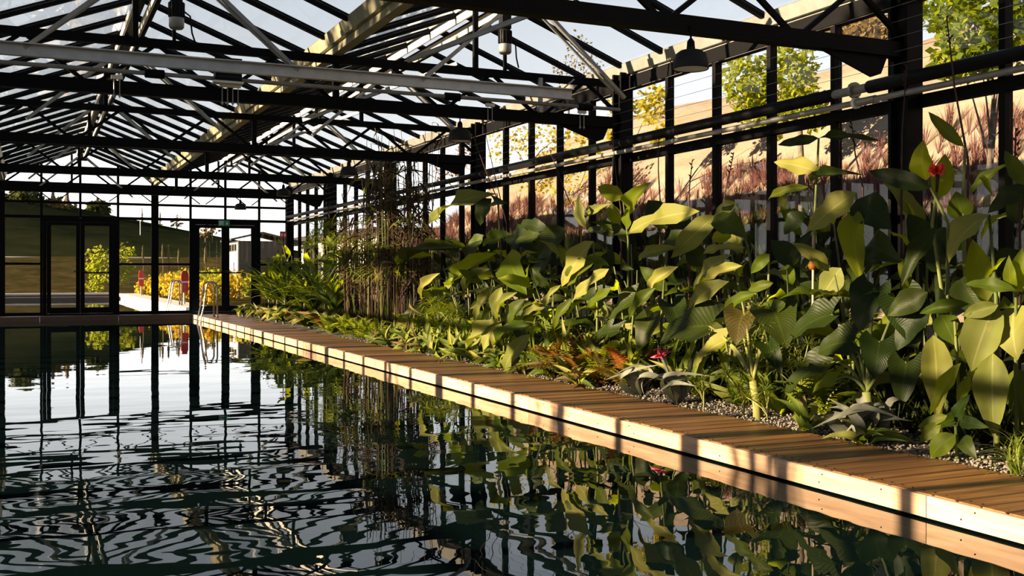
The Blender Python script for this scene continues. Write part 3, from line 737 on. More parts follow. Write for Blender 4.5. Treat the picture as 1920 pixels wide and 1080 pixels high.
canna_set('tall canna with red bloom beside the near steel column', (1760, 800), 5.2, [
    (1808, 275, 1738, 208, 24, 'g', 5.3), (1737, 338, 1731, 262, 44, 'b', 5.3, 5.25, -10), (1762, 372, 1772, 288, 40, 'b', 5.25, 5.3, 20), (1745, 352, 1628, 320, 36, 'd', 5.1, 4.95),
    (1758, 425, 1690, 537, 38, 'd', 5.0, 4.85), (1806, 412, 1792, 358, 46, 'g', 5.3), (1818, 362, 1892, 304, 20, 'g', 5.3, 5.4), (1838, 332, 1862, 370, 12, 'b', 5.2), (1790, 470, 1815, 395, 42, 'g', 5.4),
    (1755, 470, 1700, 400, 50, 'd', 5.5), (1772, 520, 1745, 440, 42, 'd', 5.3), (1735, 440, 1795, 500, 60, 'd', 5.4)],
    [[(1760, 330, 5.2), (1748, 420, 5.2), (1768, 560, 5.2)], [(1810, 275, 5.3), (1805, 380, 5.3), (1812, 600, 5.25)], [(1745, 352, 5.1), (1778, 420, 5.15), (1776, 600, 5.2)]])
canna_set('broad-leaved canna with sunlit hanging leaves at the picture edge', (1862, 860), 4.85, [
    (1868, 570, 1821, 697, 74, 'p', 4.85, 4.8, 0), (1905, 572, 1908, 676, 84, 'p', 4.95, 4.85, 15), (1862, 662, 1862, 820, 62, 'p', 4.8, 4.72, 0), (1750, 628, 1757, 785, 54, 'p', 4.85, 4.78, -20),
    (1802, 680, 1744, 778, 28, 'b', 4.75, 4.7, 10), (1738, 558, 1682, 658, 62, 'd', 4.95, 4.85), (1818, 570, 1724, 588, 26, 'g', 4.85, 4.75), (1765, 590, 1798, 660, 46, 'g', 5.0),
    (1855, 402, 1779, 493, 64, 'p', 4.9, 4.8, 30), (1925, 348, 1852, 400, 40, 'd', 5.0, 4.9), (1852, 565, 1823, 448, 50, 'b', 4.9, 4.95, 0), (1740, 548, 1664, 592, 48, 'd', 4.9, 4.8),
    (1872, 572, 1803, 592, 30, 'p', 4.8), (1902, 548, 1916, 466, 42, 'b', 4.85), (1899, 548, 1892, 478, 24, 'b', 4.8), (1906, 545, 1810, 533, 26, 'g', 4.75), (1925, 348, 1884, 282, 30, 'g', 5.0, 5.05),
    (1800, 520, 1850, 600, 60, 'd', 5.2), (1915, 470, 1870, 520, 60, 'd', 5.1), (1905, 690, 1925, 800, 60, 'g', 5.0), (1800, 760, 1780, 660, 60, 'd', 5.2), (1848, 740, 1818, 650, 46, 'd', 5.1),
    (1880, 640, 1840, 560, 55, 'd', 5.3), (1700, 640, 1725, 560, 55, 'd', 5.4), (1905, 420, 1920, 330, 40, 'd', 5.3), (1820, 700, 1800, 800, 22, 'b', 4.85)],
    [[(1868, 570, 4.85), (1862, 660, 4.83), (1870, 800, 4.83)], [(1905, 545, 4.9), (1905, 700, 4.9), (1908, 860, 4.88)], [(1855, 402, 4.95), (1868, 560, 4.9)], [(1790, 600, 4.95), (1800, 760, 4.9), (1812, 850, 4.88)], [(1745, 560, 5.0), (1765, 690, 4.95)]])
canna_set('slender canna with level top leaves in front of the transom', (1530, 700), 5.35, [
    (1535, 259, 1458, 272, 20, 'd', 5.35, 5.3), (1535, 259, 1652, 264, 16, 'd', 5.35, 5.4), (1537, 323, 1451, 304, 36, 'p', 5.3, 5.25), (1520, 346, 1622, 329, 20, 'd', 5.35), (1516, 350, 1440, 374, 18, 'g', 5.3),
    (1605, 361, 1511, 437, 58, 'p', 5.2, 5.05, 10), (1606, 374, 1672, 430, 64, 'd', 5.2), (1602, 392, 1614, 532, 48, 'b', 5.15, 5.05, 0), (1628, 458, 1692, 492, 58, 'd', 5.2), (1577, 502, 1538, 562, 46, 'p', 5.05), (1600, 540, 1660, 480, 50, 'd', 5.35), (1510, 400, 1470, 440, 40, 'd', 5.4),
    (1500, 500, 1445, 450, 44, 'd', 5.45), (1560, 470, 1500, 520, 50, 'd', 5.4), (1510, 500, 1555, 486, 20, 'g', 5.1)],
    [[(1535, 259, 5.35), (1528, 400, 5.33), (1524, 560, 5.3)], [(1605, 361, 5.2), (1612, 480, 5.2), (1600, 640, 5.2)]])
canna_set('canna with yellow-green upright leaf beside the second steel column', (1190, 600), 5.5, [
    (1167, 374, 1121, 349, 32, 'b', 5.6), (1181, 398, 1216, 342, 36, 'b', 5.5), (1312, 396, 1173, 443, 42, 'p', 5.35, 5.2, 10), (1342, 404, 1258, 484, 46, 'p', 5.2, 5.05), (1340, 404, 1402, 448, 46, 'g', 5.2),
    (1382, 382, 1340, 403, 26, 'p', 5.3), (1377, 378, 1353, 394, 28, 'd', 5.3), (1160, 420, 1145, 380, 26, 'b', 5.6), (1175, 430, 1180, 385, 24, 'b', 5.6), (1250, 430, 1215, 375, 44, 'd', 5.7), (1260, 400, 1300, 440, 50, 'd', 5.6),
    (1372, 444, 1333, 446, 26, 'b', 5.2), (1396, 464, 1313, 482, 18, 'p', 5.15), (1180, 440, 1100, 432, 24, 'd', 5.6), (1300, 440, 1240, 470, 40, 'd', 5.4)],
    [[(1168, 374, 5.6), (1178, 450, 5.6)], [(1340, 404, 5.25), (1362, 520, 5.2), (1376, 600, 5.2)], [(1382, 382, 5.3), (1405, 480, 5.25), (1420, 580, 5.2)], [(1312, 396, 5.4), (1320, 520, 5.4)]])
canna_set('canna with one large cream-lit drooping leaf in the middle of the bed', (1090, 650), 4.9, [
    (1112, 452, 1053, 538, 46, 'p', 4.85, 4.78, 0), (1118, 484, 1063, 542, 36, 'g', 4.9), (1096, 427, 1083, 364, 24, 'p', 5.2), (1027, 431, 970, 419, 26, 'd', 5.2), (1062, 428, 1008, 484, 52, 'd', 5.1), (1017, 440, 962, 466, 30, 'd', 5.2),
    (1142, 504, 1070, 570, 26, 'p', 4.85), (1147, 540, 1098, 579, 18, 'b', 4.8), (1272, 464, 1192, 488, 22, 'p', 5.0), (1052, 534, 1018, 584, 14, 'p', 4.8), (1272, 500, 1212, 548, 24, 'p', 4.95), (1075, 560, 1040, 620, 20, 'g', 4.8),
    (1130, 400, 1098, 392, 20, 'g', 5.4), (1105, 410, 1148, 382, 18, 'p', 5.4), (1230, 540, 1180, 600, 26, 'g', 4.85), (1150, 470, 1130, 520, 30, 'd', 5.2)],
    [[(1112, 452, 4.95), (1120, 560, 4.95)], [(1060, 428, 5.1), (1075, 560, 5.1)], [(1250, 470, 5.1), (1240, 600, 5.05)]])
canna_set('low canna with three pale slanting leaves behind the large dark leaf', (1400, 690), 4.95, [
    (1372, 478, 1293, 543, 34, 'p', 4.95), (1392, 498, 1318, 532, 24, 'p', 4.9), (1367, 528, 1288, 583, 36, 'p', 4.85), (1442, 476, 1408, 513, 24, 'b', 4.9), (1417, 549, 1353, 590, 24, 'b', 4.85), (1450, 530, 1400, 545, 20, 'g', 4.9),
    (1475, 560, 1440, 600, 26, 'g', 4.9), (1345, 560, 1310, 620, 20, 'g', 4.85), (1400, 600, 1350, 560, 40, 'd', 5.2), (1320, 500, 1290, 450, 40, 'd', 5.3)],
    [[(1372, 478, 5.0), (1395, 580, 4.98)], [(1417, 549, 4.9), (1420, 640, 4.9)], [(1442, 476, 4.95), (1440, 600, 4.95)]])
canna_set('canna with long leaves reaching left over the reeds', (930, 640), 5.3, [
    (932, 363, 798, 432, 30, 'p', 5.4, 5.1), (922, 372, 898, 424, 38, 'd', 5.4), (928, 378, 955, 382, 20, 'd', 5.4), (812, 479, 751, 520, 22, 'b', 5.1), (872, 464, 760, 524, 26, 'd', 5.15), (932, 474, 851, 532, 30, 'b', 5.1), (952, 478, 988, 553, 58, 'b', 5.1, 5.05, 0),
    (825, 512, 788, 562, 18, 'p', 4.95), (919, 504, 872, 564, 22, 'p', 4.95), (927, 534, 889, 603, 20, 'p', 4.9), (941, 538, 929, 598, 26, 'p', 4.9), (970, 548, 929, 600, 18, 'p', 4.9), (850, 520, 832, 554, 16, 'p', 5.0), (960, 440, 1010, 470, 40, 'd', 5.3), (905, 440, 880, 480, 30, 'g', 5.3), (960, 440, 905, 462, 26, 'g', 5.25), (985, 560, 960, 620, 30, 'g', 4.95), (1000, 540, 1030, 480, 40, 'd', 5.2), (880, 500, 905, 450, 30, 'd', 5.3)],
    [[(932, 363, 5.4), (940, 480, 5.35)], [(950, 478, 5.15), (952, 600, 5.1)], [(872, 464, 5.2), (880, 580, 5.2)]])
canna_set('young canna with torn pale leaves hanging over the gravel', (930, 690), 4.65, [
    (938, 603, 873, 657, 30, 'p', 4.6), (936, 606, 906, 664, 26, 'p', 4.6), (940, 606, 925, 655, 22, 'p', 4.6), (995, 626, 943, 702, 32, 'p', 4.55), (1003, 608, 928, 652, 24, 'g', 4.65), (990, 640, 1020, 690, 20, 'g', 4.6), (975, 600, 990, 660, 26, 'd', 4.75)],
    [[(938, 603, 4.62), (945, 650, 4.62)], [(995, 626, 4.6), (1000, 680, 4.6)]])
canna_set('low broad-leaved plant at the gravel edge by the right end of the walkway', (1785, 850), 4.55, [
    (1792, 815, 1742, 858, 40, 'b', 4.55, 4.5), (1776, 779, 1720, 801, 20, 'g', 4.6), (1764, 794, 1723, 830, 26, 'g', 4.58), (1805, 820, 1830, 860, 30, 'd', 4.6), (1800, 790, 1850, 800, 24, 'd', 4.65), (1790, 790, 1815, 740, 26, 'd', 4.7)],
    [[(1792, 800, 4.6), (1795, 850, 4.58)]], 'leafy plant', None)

# canna bloom
p0 = P(1758, 318, 5.18)
K = empty('canna_bloom', p0, label='single red canna bloom above the bright green leaf', cat='flower')
for k in range(9):
    a = k*2.4; L = R.uniform(.05, .085)
    leafobj(K, LM('paddle', 'orange_leaf', .1, .1, .2, .1, 1) if False else LEAVES.setdefault('petal', leaf_mesh('paddle', 'petal_red', .12, .15, .2, .15, 6, 2, 2)), p0+Vector((0, 0, -.02)), p0+Vector((L*.8*math.cos(a), L*.8*math.sin(a), R.uniform(-.03, .06))), .05, (-1, -.6, .2), R.uniform(-1, 1), 'petal')
tubeobj(K, [p0+Vector((0, 0, -.03)), P(1756, 360, 5.18)], [.012, .008], 'stalk_purple', 'stalk')

# withered flower spikes standing above the leaves
spikes = [(1775, 30, 1815, 300, 5.35), (1700, 120, 1690, 380, 5.6), (1376, 285, 1350, 430, 5.6), (1298, 300, 1292, 400, 5.7), (1597, 230, 1618, 350, 5.5), (1905, 240, 1912, 350, 5.1), (1030, 280, 1090, 430, 5.6), (1148, 250, 1165, 400, 5.7), (1235, 260, 1238, 380, 5.7), (885, 250, 935, 380, 5.5), (905, 225, 950, 420, 5.4)]
for k, (a, b_, c, d, X) in enumerate(spikes):
    p0, p1 = P(a, b_, X), P(c, d, X)
    base = p1.copy(); base.z = .16
    K = empty('flower_spike', base, label='withered dark flower spike on a thin stalk, %s from the right' % ORD[[x[0] for x in sorted(spikes, key=lambda q: -q[0])].index(a)], cat='flower spike', group='withered flower spikes')
    tubeobj(K, [p0, (p0+p1)/2+Vector((0, .02, 0)), p1, base], [.004, .006, .008, .008], 'stalk_purple', 'stalk', 5)
    d_ = (p1-p0).normalized()
    for j in range(7):
        q = p0+d_*(.02+j*.028); a_ = R.uniform(0, 6.28)
        leafobj(K, LM('lance', 'brown_reed', .1, .1, .2, .1, 1), q, q+Vector((.03*math.cos(a_), .03*math.sin(a_), R.uniform(-.01, .05))), .014, (-1, -.5, .2), 0, 'bud')

# ------------------------------------------------------------------ procedural plants of the bed
def canna(x_, y_, h, nl, label, group, seed, mats=('canna_leaf', 'canna_leaf', 'canna_pale', 'dark_leaf', 'canna_bright'), size=1.0):
    rr = random.Random(seed); z0 = soilz(x_)
    T = empty('canna_plant', (x_, y_, z0), label=label, cat='canna plant', group=group)
    ns = 2
    for s_ in range(ns):
        lean = Vector((rr.uniform(-.22, .05), rr.uniform(-.15, .15), 0)); off = Vector((rr.uniform(-.07, .07), rr.uniform(-.07, .07), 0))
        hh = h*rr.uniform(.75, 1.0)
        pts = [Vector((x_, y_, z0))+off+lean*(t*t)*hh+Vector((0, 0, hh*t)) for t in (0, .35, .7, 1)]
        tubeobj(T, pts, [.014, .012, .010, .006], 'stalk_green', 'stem')
        m_ = nl//ns
        for i in range(m_):
            t = .18+.80*i/max(1, m_-1); p_ = Vector((x_, y_, z0))+off+lean*(t*t)*hh+Vector((0, 0, hh*t))
            az = rr.gauss(math.pi, 1.15); up = rr.uniform(.0, .75)*(t) - .15 + (.45 if i == m_-1 else 0)
            L = rr.uniform(.26, .46)*size
            dr = Vector((math.cos(az)*math.cos(up), math.sin(az)*math.cos(up), math.sin(up)))
            b_ = p_+dr*.06; tp = p_+dr*(L+.06)-Vector((0, 0, rr.uniform(.02, .32)*L))
            tp.x = min(tp.x, 6.0)
            me = LM('paddle', rr.choice(mats), rr.choice((.08, .14)), rr.choice((0, .08)), rr.choice((.05, .12, .20)), .05, rr.randrange(3))
            leafobj(T, me, b_, tp, L*rr.uniform(.24, .38), (-.8, -.25, .8), rr.uniform(-.7, .7))
    return T
def rosette(name, x_, y_, n_, L, w_, mat, label, cat, group, seed, up=(.5, 1.3), arch=.18, droop=.25, zoff=0.0, shape='strap', facing=(0, 0, 1)):
    rr = random.Random(seed); z0 = soilz(x_)+zoff
    T = empty(name, (x_, y_, soilz(x_)), label=label, cat=cat, group=group)
    if zoff > .05: tubeobj(T, [(x_, y_, soilz(x_)-.02), (x_+rr.uniform(-.03, .03), y_, z0)], [.03, .022], 'bark', 'trunk')
    for i in range(n_):
        a = i*2.39996+rr.uniform(-.3, .3); u = rr.uniform(*up); l_ = L*rr.uniform(.65, 1.1)
        d = Vector((math.cos(a)*math.cos(u), math.sin(a)*math.cos(u), math.sin(u)))
        b_ = Vector((x_, y_, z0))+Vector((math.cos(a), math.sin(a), 0))*.012
        tp = b_+d*l_; tp.x = min(tp.x, 5.92)
        ms = mat if isinstance(mat, str) else rr.choice(mat)
        me = LM(shape, ms, rr.choice((arch*.7, arch, arch*1.4)), rr.choice((droop*.5, droop)), max(.01, .4*w_/L), .0, 0)
        leafobj(T, me, b_, tp, w_*rr.uniform(.8, 1.2), facing, rr.uniform(-.35, .35))
    return T
# fern frond: midrib with paired leaflets
def frond_mesh(mat, n_=13):
    vs_, fs_, uvs = [], [], []
    for i in range(n_):
        t = .10+.88*i/n_; cz = .22*4*t*(1-t)*.8 - .12*t*t
        l_ = .5*math.sin(math.pi*(t*.85+.12))*1.0
        for s_ in (-1, 1):
            b0 = len(vs_); w_ = .40/n_
            vs_ += [(0, t-w_, cz), (s_*l_*.55, t+w_*.2, cz-.01), (s_*l_, t+w_*1.8, cz-.05), (s_*l_*.5, t+w_*1.6, cz-.01), (0, t+w_, cz)]
            uvs += [(.5, .1), (.7, .4), (.9, .9), (.7, .6), (.5, .2)]
            fs_.append(tuple(range(b0, b0+5)) if s_ > 0 else tuple(range(b0, b0+5))[::-1])
    for i in range(8):
        t0, t1 = i/8, (i+1)/8; b0 = len(vs_)
        z0, z1 = [.22*4*t*(1-t)*.8-.12*t*t for t in (t0, t1)]
        vs_ += [(-.012, t0, z0+.004), (.012, t0, z0+.004), (.012, t1, z1+.004), (-.012, t1, z1+.004)]; uvs += [(.5, t0)]*4; fs_.append((b0, b0+1, b0+2, b0+3))
    me = bpy.data.meshes.new('frond'); me.from_pydata(vs_, [], fs_); ul = me.uv_layers.new(name='UVMap')
    for p_ in me.polygons:
        for li in p_.loop_indices: ul.data[li].uv = uvs[me.loops[li].vertex_index]
    me.materials.append(M[mat]); me.update(); return me
FR = {k: frond_mesh(k) for k in ('lime_leaf', 'strap_leaf', 'bronze_leaf', 'orange_leaf', 'dark_leaf', 'grass_blade')}
def fern(x_, y_, n_, L, mat, label, group, seed, up=(.25, 1.1), name='fern', cat='fern'):
    rr = random.Random(seed); z0 = soilz(x_)
    T = empty(name, (x_, y_, z0), label=label, cat=cat, group=group)
    for i in range(n_):
        a = i*2.39996+rr.uniform(-.3, .3); u = rr.uniform(*up); l_ = L*rr.uniform(.6, 1.1)
        d = Vector((math.cos(a)*math.cos(u), math.sin(a)*math.cos(u), math.sin(u))); b_ = Vector((x_, y_, z0))
        ms = mat if isinstance(mat, str) else rr.choice(mat)
        leafobj(T, FR[ms], b_, b_+d*l_, l_*.42, (0, 0, 1), rr.uniform(-.3, .3), 'frond')
    return T
# papyrus: stalk with a round head of thin rays
def umbel_mesh(mat, n_=26):
    rr = random.Random(3); vs_, fs_, uvs = [], [], []
    for i in range(n_):
        a = i*2.39996; e = rr.uniform(-.35, .9); r_ = Vector((math.cos(a)*math.cos(e), math.sin(a)*math.cos(e), math.sin(e))); s_ = r_.cross(Vector((0, 0, 1))).normalized()*.028
        b0 = len(vs_); mid = r_*.55+Vector((0, 0, .06)); tp = r_*1.0-Vector((0, 0, .18))
        for q in (s_*.4, -s_*.4): vs_.append(tuple(q))
        vs_ += [tuple(mid-s_), tuple(mid+s_), tuple(tp)]; uvs += [(.4, 0), (.6, 0), (.7, .5), (.3, .5), (.5, 1)]
        fs_ += [(b0, b0+1, b0+2, b0+3), (b0+3, b0+2, b0+4)]
    me = bpy.data.meshes.new('umbel'); me.from_pydata(vs_, [], fs_); ul = me.uv_layers.new(name='UVMap')
    for p_ in me.polygons:
        for li in p_.loop_indices: ul.data[li].uv = uvs[me.loops[li].vertex_index]
    me.materials.append(M[mat]); me.update(); return me
UMB = umbel_mesh('grass_blade')
def papyrus(x_, y_, n_, h, r_, label, seed, spread=.22):
    rr = random.Random(seed); z0 = soilz(x_)
    T = empty('papyrus', (x_, y_, z0), label=label, cat='papyrus', group='umbrella papyrus clumps')
    for i in range(n_):
        a = rr.uniform(0, 6.28); hh = h*rr.uniform(.6, 1.05); tp = Vector((x_+spread*math.cos(a)*rr.random()-.05, y_+spread*math.sin(a)*rr.random(), z0+hh))
        tubeobj(T, bez((x_, y_, z0), (x_, y_, z0+hh*.6), tp, 4), .0045, 'stalk_pale', 'stalk', 5)
        o = link('umbel', UMB, T); o.location = tp-T.location; s_ = r_*rr.uniform(.7, 1.15); o.scale = (s_, s_, s_); o.rotation_euler = (rr.uniform(-.5, .5), rr.uniform(-.5, .5), rr.uniform(0, 6))
    return T

# back and middle rows of canna, from the far corner towards the camera
def row(kind, items):
    return sorted(items, key=lambda q: q[1])
rows = {'back': [], 'mid': [], 'front': []}
y_ = 4.3
while y_ < 26.8:
    rows['back'].append((R.uniform(5.6, 5.85), y_, R.uniform(1.05, 1.5))); y_ += R.uniform(.50, .72)
y_ = 3.9
while y_ < 26.6:
    rows['mid'].append((R.uniform(5.1, 5.5), y_, R.uniform(.75, 1.15))); y_ += R.uniform(.50, .75)
def reedzone(y_): return 14.6 < y_ < 18.6
for rn, phrase in (('back', 'in the back row against the glass wall'), ('mid', 'in the middle row of the bed')):
    its = [q for q in rows[rn] if not reedzone(q[1])]
    for i, (x_, yy, h) in enumerate(its):
        far = yy > 18.6
        lab = 'green canna %s, %s counting from the camera' % (phrase, ORD[i])
        if far and rn == 'mid': continue
        canna(x_, yy, h*(1.15 if far else 1), 12 if rn == 'back' else 10, lab, 'canna in the %s row' % rn, 1000+i*7+(500 if rn == 'mid' else 0), size=1.0)
# far part: strap-leaved rosettes and broad low plants
k = 0
for i, yy in enumerate([18.7, 19.2, 19.6, 20.1, 20.5, 21.0, 21.5, 22.0, 22.5, 23.0, 23.5, 24.0, 24.5, 25.0, 25.5, 26.0]):
    rosette('strap_lily', 5.15+R.uniform(-.15, .25), yy, 22, R.uniform(.85, 1.15), .095, ('strap_leaf', 'strap_leaf', 'canna_bright', 'dark_leaf'), 'arching strap-leaved lily in the far half of the bed, %s from the reeds' % ORD[i], 'lily', 'strap-leaved lilies', 300+i, (.30, 1.35), .16, .2, R.uniform(.15, .50))
for i, yy in enumerate([18.4, 18.9, 19.4, 20.0, 20.7, 21.3, 21.9, 22.5, 23.1, 23.7, 24.3, 24.9, 25.5]):
    rosette('broad_lily', 4.72+R.uniform(-.08, .12), yy, 14, R.uniform(.38, .55), .12, ('canna_pale', 'canna_pale', 'canna_leaf', 'bronze_leaf', 'dark_leaf'), 'broad drooping-leaved plant along the far walkway edge, %s from the reeds' % ORD[i], 'leafy plant', 'broad-leaved edge plants', 400+i, (.05, .9), .25, .35, .06, 'lance', (-.7, -.3, .8))
# middle distance fillers near the walkway
for i, (yy, kind) in enumerate([(14.8, 'f'), (15.3, 'f'), (15.8, 'g'), (16.3, 'f'), (16.8, 'g'), (17.3, 'f'), (17.8, 'f')]):
    fern(4.72+R.uniform(-.1, .1), yy, 22, .42, 'lime_leaf' if kind == 'f' else ('grass_blade', 'lime_leaf'), 'yellow-green cushion fern at the foot of the tall reeds, %s from the camera' % ORD[i], 'cushion ferns', 500+i, (.2, 1.2))
fi = 0
for i, yy in enumerate([8.7, 9.3, 9.9, 10.5, 11.1, 11.7, 12.3, 12.9, 13.5, 14.1]):
    rosette('low_bromeliad', 4.72+R.uniform(-.08, .12), yy, 14, R.uniform(.34, .48), .09, ('canna_pale', 'strap_leaf', 'lime_leaf', 'canna_leaf'), 'low leafy bromeliad beside the walkway, %s from the orange ferns' % ORD[i], 'bromeliad', 'low bromeliads', 600+i, (.2, 1.2), .2, .3, .0, 'lance', (-.7, -.3, .8))
for i, yy in enumerate([5.6, 6.3, 8.2, 9.0, 9.7, 10.4, 11.2, 12.0, 12.8, 13.6, 14.4]):
    fern(5.0+R.uniform(-.08, .12), yy, 18, R.uniform(.45, .62), ('strap_leaf', 'lime_leaf', 'grass_blade'), 'feathery green fern under the canna leaves, %s from the camera' % ORD[i], 'feathery ferns', 700+i, (.4, 1.3))
for i, yy in enumerate([4.75, 5.35, 8.35, 9.0, 9.6, 10.2, 10.8, 11.4, 12.0, 12.6, 13.2, 13.8, 14.4]):
    rosette('gravel_lily', 4.56+R.uniform(-.04, .06), yy, 12, R.uniform(.22, .34), .06, ('lime_leaf', 'strap_leaf', 'canna_pale', 'tan_reed'), 'small pale-leaved lily hanging over the gravel, %s from the camera' % ORD[i], 'lily', 'small gravel lilies', 650+i, (.05, 1.1), .3, .4, .0, 'lance', (-.7, -.3, .8))
for i, yy in enumerate([6.0+.47*q for q in range(19)]):
    rosette('lime_lily', 4.90+R.uniform(-.08, .10), yy, 13, R.uniform(.40, .62), .085, ('canna_bright', 'canna_pale', 'lime_leaf', 'canna_leaf', 'dark_leaf'), 'bright upright-leaved lily between ferns and canna, %s from the camera' % ORD[i], 'lily', 'upright lilies', 670+i, (.45, 1.4), .15, .25, .0, 'lance', (-.8, -.3, .6))
# orange croton ferns
for i, (px, py) in enumerate(((1040, 690), (1085, 705), (1130, 715), (1175, 725))):
    X = 4.62+.04*i; g = P(px, py, X)
    fern(X, g.y, 20, .50, ('bronze_leaf', 'orange_leaf', 'lime_leaf', 'lime_leaf', 'bronze_leaf'), 'rust-orange fern beside the walkway, %s counting from its left end' % ORD[i], 'orange ferns', 800+i, (.25, 1.25), 'orange_fern', 'fern')
    rosette('croton', X+.18, g.y+.1, 12, .42, .06, ('orange_leaf', 'bronze_leaf', 'lime_leaf'), 'upright orange croton behind the rust-orange ferns, %s from the left' % ORD[i], 'croton', 'orange crotons', 840+i, (.7, 1.45), .05, .05, .06, 'lance')
# silver bromeliads
def silver(px, py, X, n_, L, w_, label, seed):
    g = P(px, py, X)
    rosette('silver_bromeliad', X, g.y, n_, L, w_, 'silver_leaf', label, 'bromeliad', 'silver bromeliads', seed, (.45, 1.15), .58, .40, 0, 'strap', (-.45, -.25, .8))
silver(1205, 745, 4.62, 8, .34, .085, 'silver-grey bromeliad left of the pink flower', 901)
silver(1275, 755, 4.60, 8, .36, .085, 'silver-grey bromeliad with curling leaves under the pink flower', 902)
silver(1610, 815, 4.56, 8, .34, .08, 'silver-grey bromeliad with curled leaves on the gravel beside the walkway', 903)
silver(1655, 805, 4.68, 6, .30, .07, 'smaller silver-grey bromeliad half behind the curled one', 904)
p0 = P(1240, 668, 4.6)
K = empty('bromeliad_flower', P(1262, 730, 4.62), label='pink bromeliad flower head between the silver leaves', cat='flower')
tubeobj(K, [P(1262, 730, 4.62), P(1252, 695, 4.61), p0], [.010, .012, .014], 'silver_leaf', 'stalk')
for k in range(18):
    a = k*2.4; e = R.uniform(-.2, 1.2); d = Vector((math.cos(a)*math.cos(e), math.sin(a)*math.cos(e), math.sin(e)))
    leafobj(K, LEAVES.setdefault('bract', leaf_mesh('lance', 'petal_pink', .1, .1, .3, 0, 5, 2, 1)), p0, p0+d*R.uniform(.06, .095), .028, (-1, -.5, .2), 0, 'bract')
# papyrus clumps
for i, (px, py, X, n_, h, r_) in enumerate(((1470, 640, 4.95, 7, .72, .16), (1500, 660, 4.9, 6, .55, .15), (1395, 780, 4.6, 6, .30, .15), (1440, 775, 4.62, 4, .22, .12), (1320, 770, 4.62, 5, .24, .12), (1640, 640, 5.2, 5, .85, .15), (860, 610, 5.0, 8, .55, .2), (820, 600, 5.05, 8, .6, .2), (715, 570, 5.1, 8, 1.45, .34), (690, 560, 5.3, 7, 1.6, .34), (655, 550, 5.4, 7, 1.5, .34), (615, 545, 5.75, 7, 1.9, .36), (590, 545, 5.75, 6, 1.8, .36), (640, 545, 5.7, 7, 2.0, .36))):
    g = P(px, py, X)
    papyrus(X, g.y, n_, h, r_, ['umbrella papyrus left of the orange stake', 'umbrella papyrus right of the orange stake', 'low papyrus tuft left of the white-stalked elephant ear', 'tiny papyrus tuft at the foot of the elephant ear', 'papyrus tuft right of the silver bromeliads', 'papyrus rising behind the dark elephant ears', 'papyrus clump right of the reeds', 'papyrus clump touching the reeds', 'tall feathery papyrus in front of the reeds', 'tall feathery papyrus left behind the reeds', 'tall feathery papyrus between the reeds and the far lilies', 'feathery papyrus against the far side glass, middle of three', 'feathery papyrus against the far side glass, farthest of three', 'feathery papyrus against the far side glass, nearest of three'][i], 950+i)
# orange-capped bamboo stake
g = P(1523, 640, 5.0)
K = empty('garden_stake', (5.0, g.y, soilz(5.0)), label='bamboo stake with round orange cap among the papyrus', cat='stake')
tubeobj(K, [(5.0, g.y, soilz(5.0)-.02), P(1525, 440, 5.0)], .009, 'post_wood', 'cane', 8)
pc = P(1524, 497, 5.0)
MB().lathe([(0, .035), (.022, .028), (.034, 0), (.026, -.026), (.01, -.034)], tuple(pc-K.location), 14).build('cap', M['orange_leaf'], K, True)

# elephant ears
def elephant(label, root, X, trunk, leaves, petmat, leafm, cat='elephant ear'):
    g = P(root[0], root[1], X); g.z = soilz(X)
    T = empty('elephant_ear', g, label=label, cat=cat, group='elephant ears')
    top = P(trunk[0], trunk[1], X) if trunk else g+Vector((0, 0, .05))
    if trunk: tubeobj(T, [g-Vector((0, 0, .02)), (g+top)/2+Vector((.01, 0, 0)), top], [.035, .034, .03], petmat, 'trunk', 10)
    for (bx_, by_, tx_, ty_, wpx, xb, xt, mt) in leaves:
        b_, t_ = P(bx_, by_, xb), P(tx_, ty_, xt); D = b_.length
        tubeobj(T, bez(top, (top+b_)/2+Vector((0, 0, .12)), b_, 6), [.014, .013, .012, .011, .010, .009, .008], petmat, 'petiole')
        leafobj(T, LM('heart', mt, .10, .06, .25, .06, 1), b_, t_, wpx*D/F_PX, (-.75, -.45, .9), R.uniform(-.2, .2))
    return T
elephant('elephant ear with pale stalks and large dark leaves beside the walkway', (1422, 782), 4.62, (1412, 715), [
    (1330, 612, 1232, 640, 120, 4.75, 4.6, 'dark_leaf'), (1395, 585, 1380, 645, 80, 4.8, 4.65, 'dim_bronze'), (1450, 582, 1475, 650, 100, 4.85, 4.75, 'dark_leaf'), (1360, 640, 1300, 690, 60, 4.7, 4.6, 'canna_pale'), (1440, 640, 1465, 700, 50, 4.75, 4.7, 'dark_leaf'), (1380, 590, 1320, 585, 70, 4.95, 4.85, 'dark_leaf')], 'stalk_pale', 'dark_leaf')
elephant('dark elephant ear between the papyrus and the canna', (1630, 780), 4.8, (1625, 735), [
    (1560, 590, 1480, 635, 80, 4.9, 4.8, 'dark_leaf'), (1640, 540, 1610, 620, 90, 4.95, 4.85, 'dark_leaf'), (1690, 560, 1720, 650, 90, 4.95, 4.9, 'dark_leaf'), (1560, 680, 1465, 745, 70, 4.8, 4.7, 'dark_leaf'), (1650, 640, 1640, 710, 80, 4.85, 4.75, 'dark_leaf'), (1600, 640, 1530, 660, 80, 4.85, 4.75, 'dark_leaf'), (1700, 680, 1690, 760, 70, 4.85, 4.75, 'dark_leaf'), (1565, 715, 1522, 735, 46, 4.66, 4.6, 'canna_bright'), (1545, 560, 1500, 530, 60, 5.1, 5.0, 'dark_leaf')], 'stalk_green', 'dark_leaf')
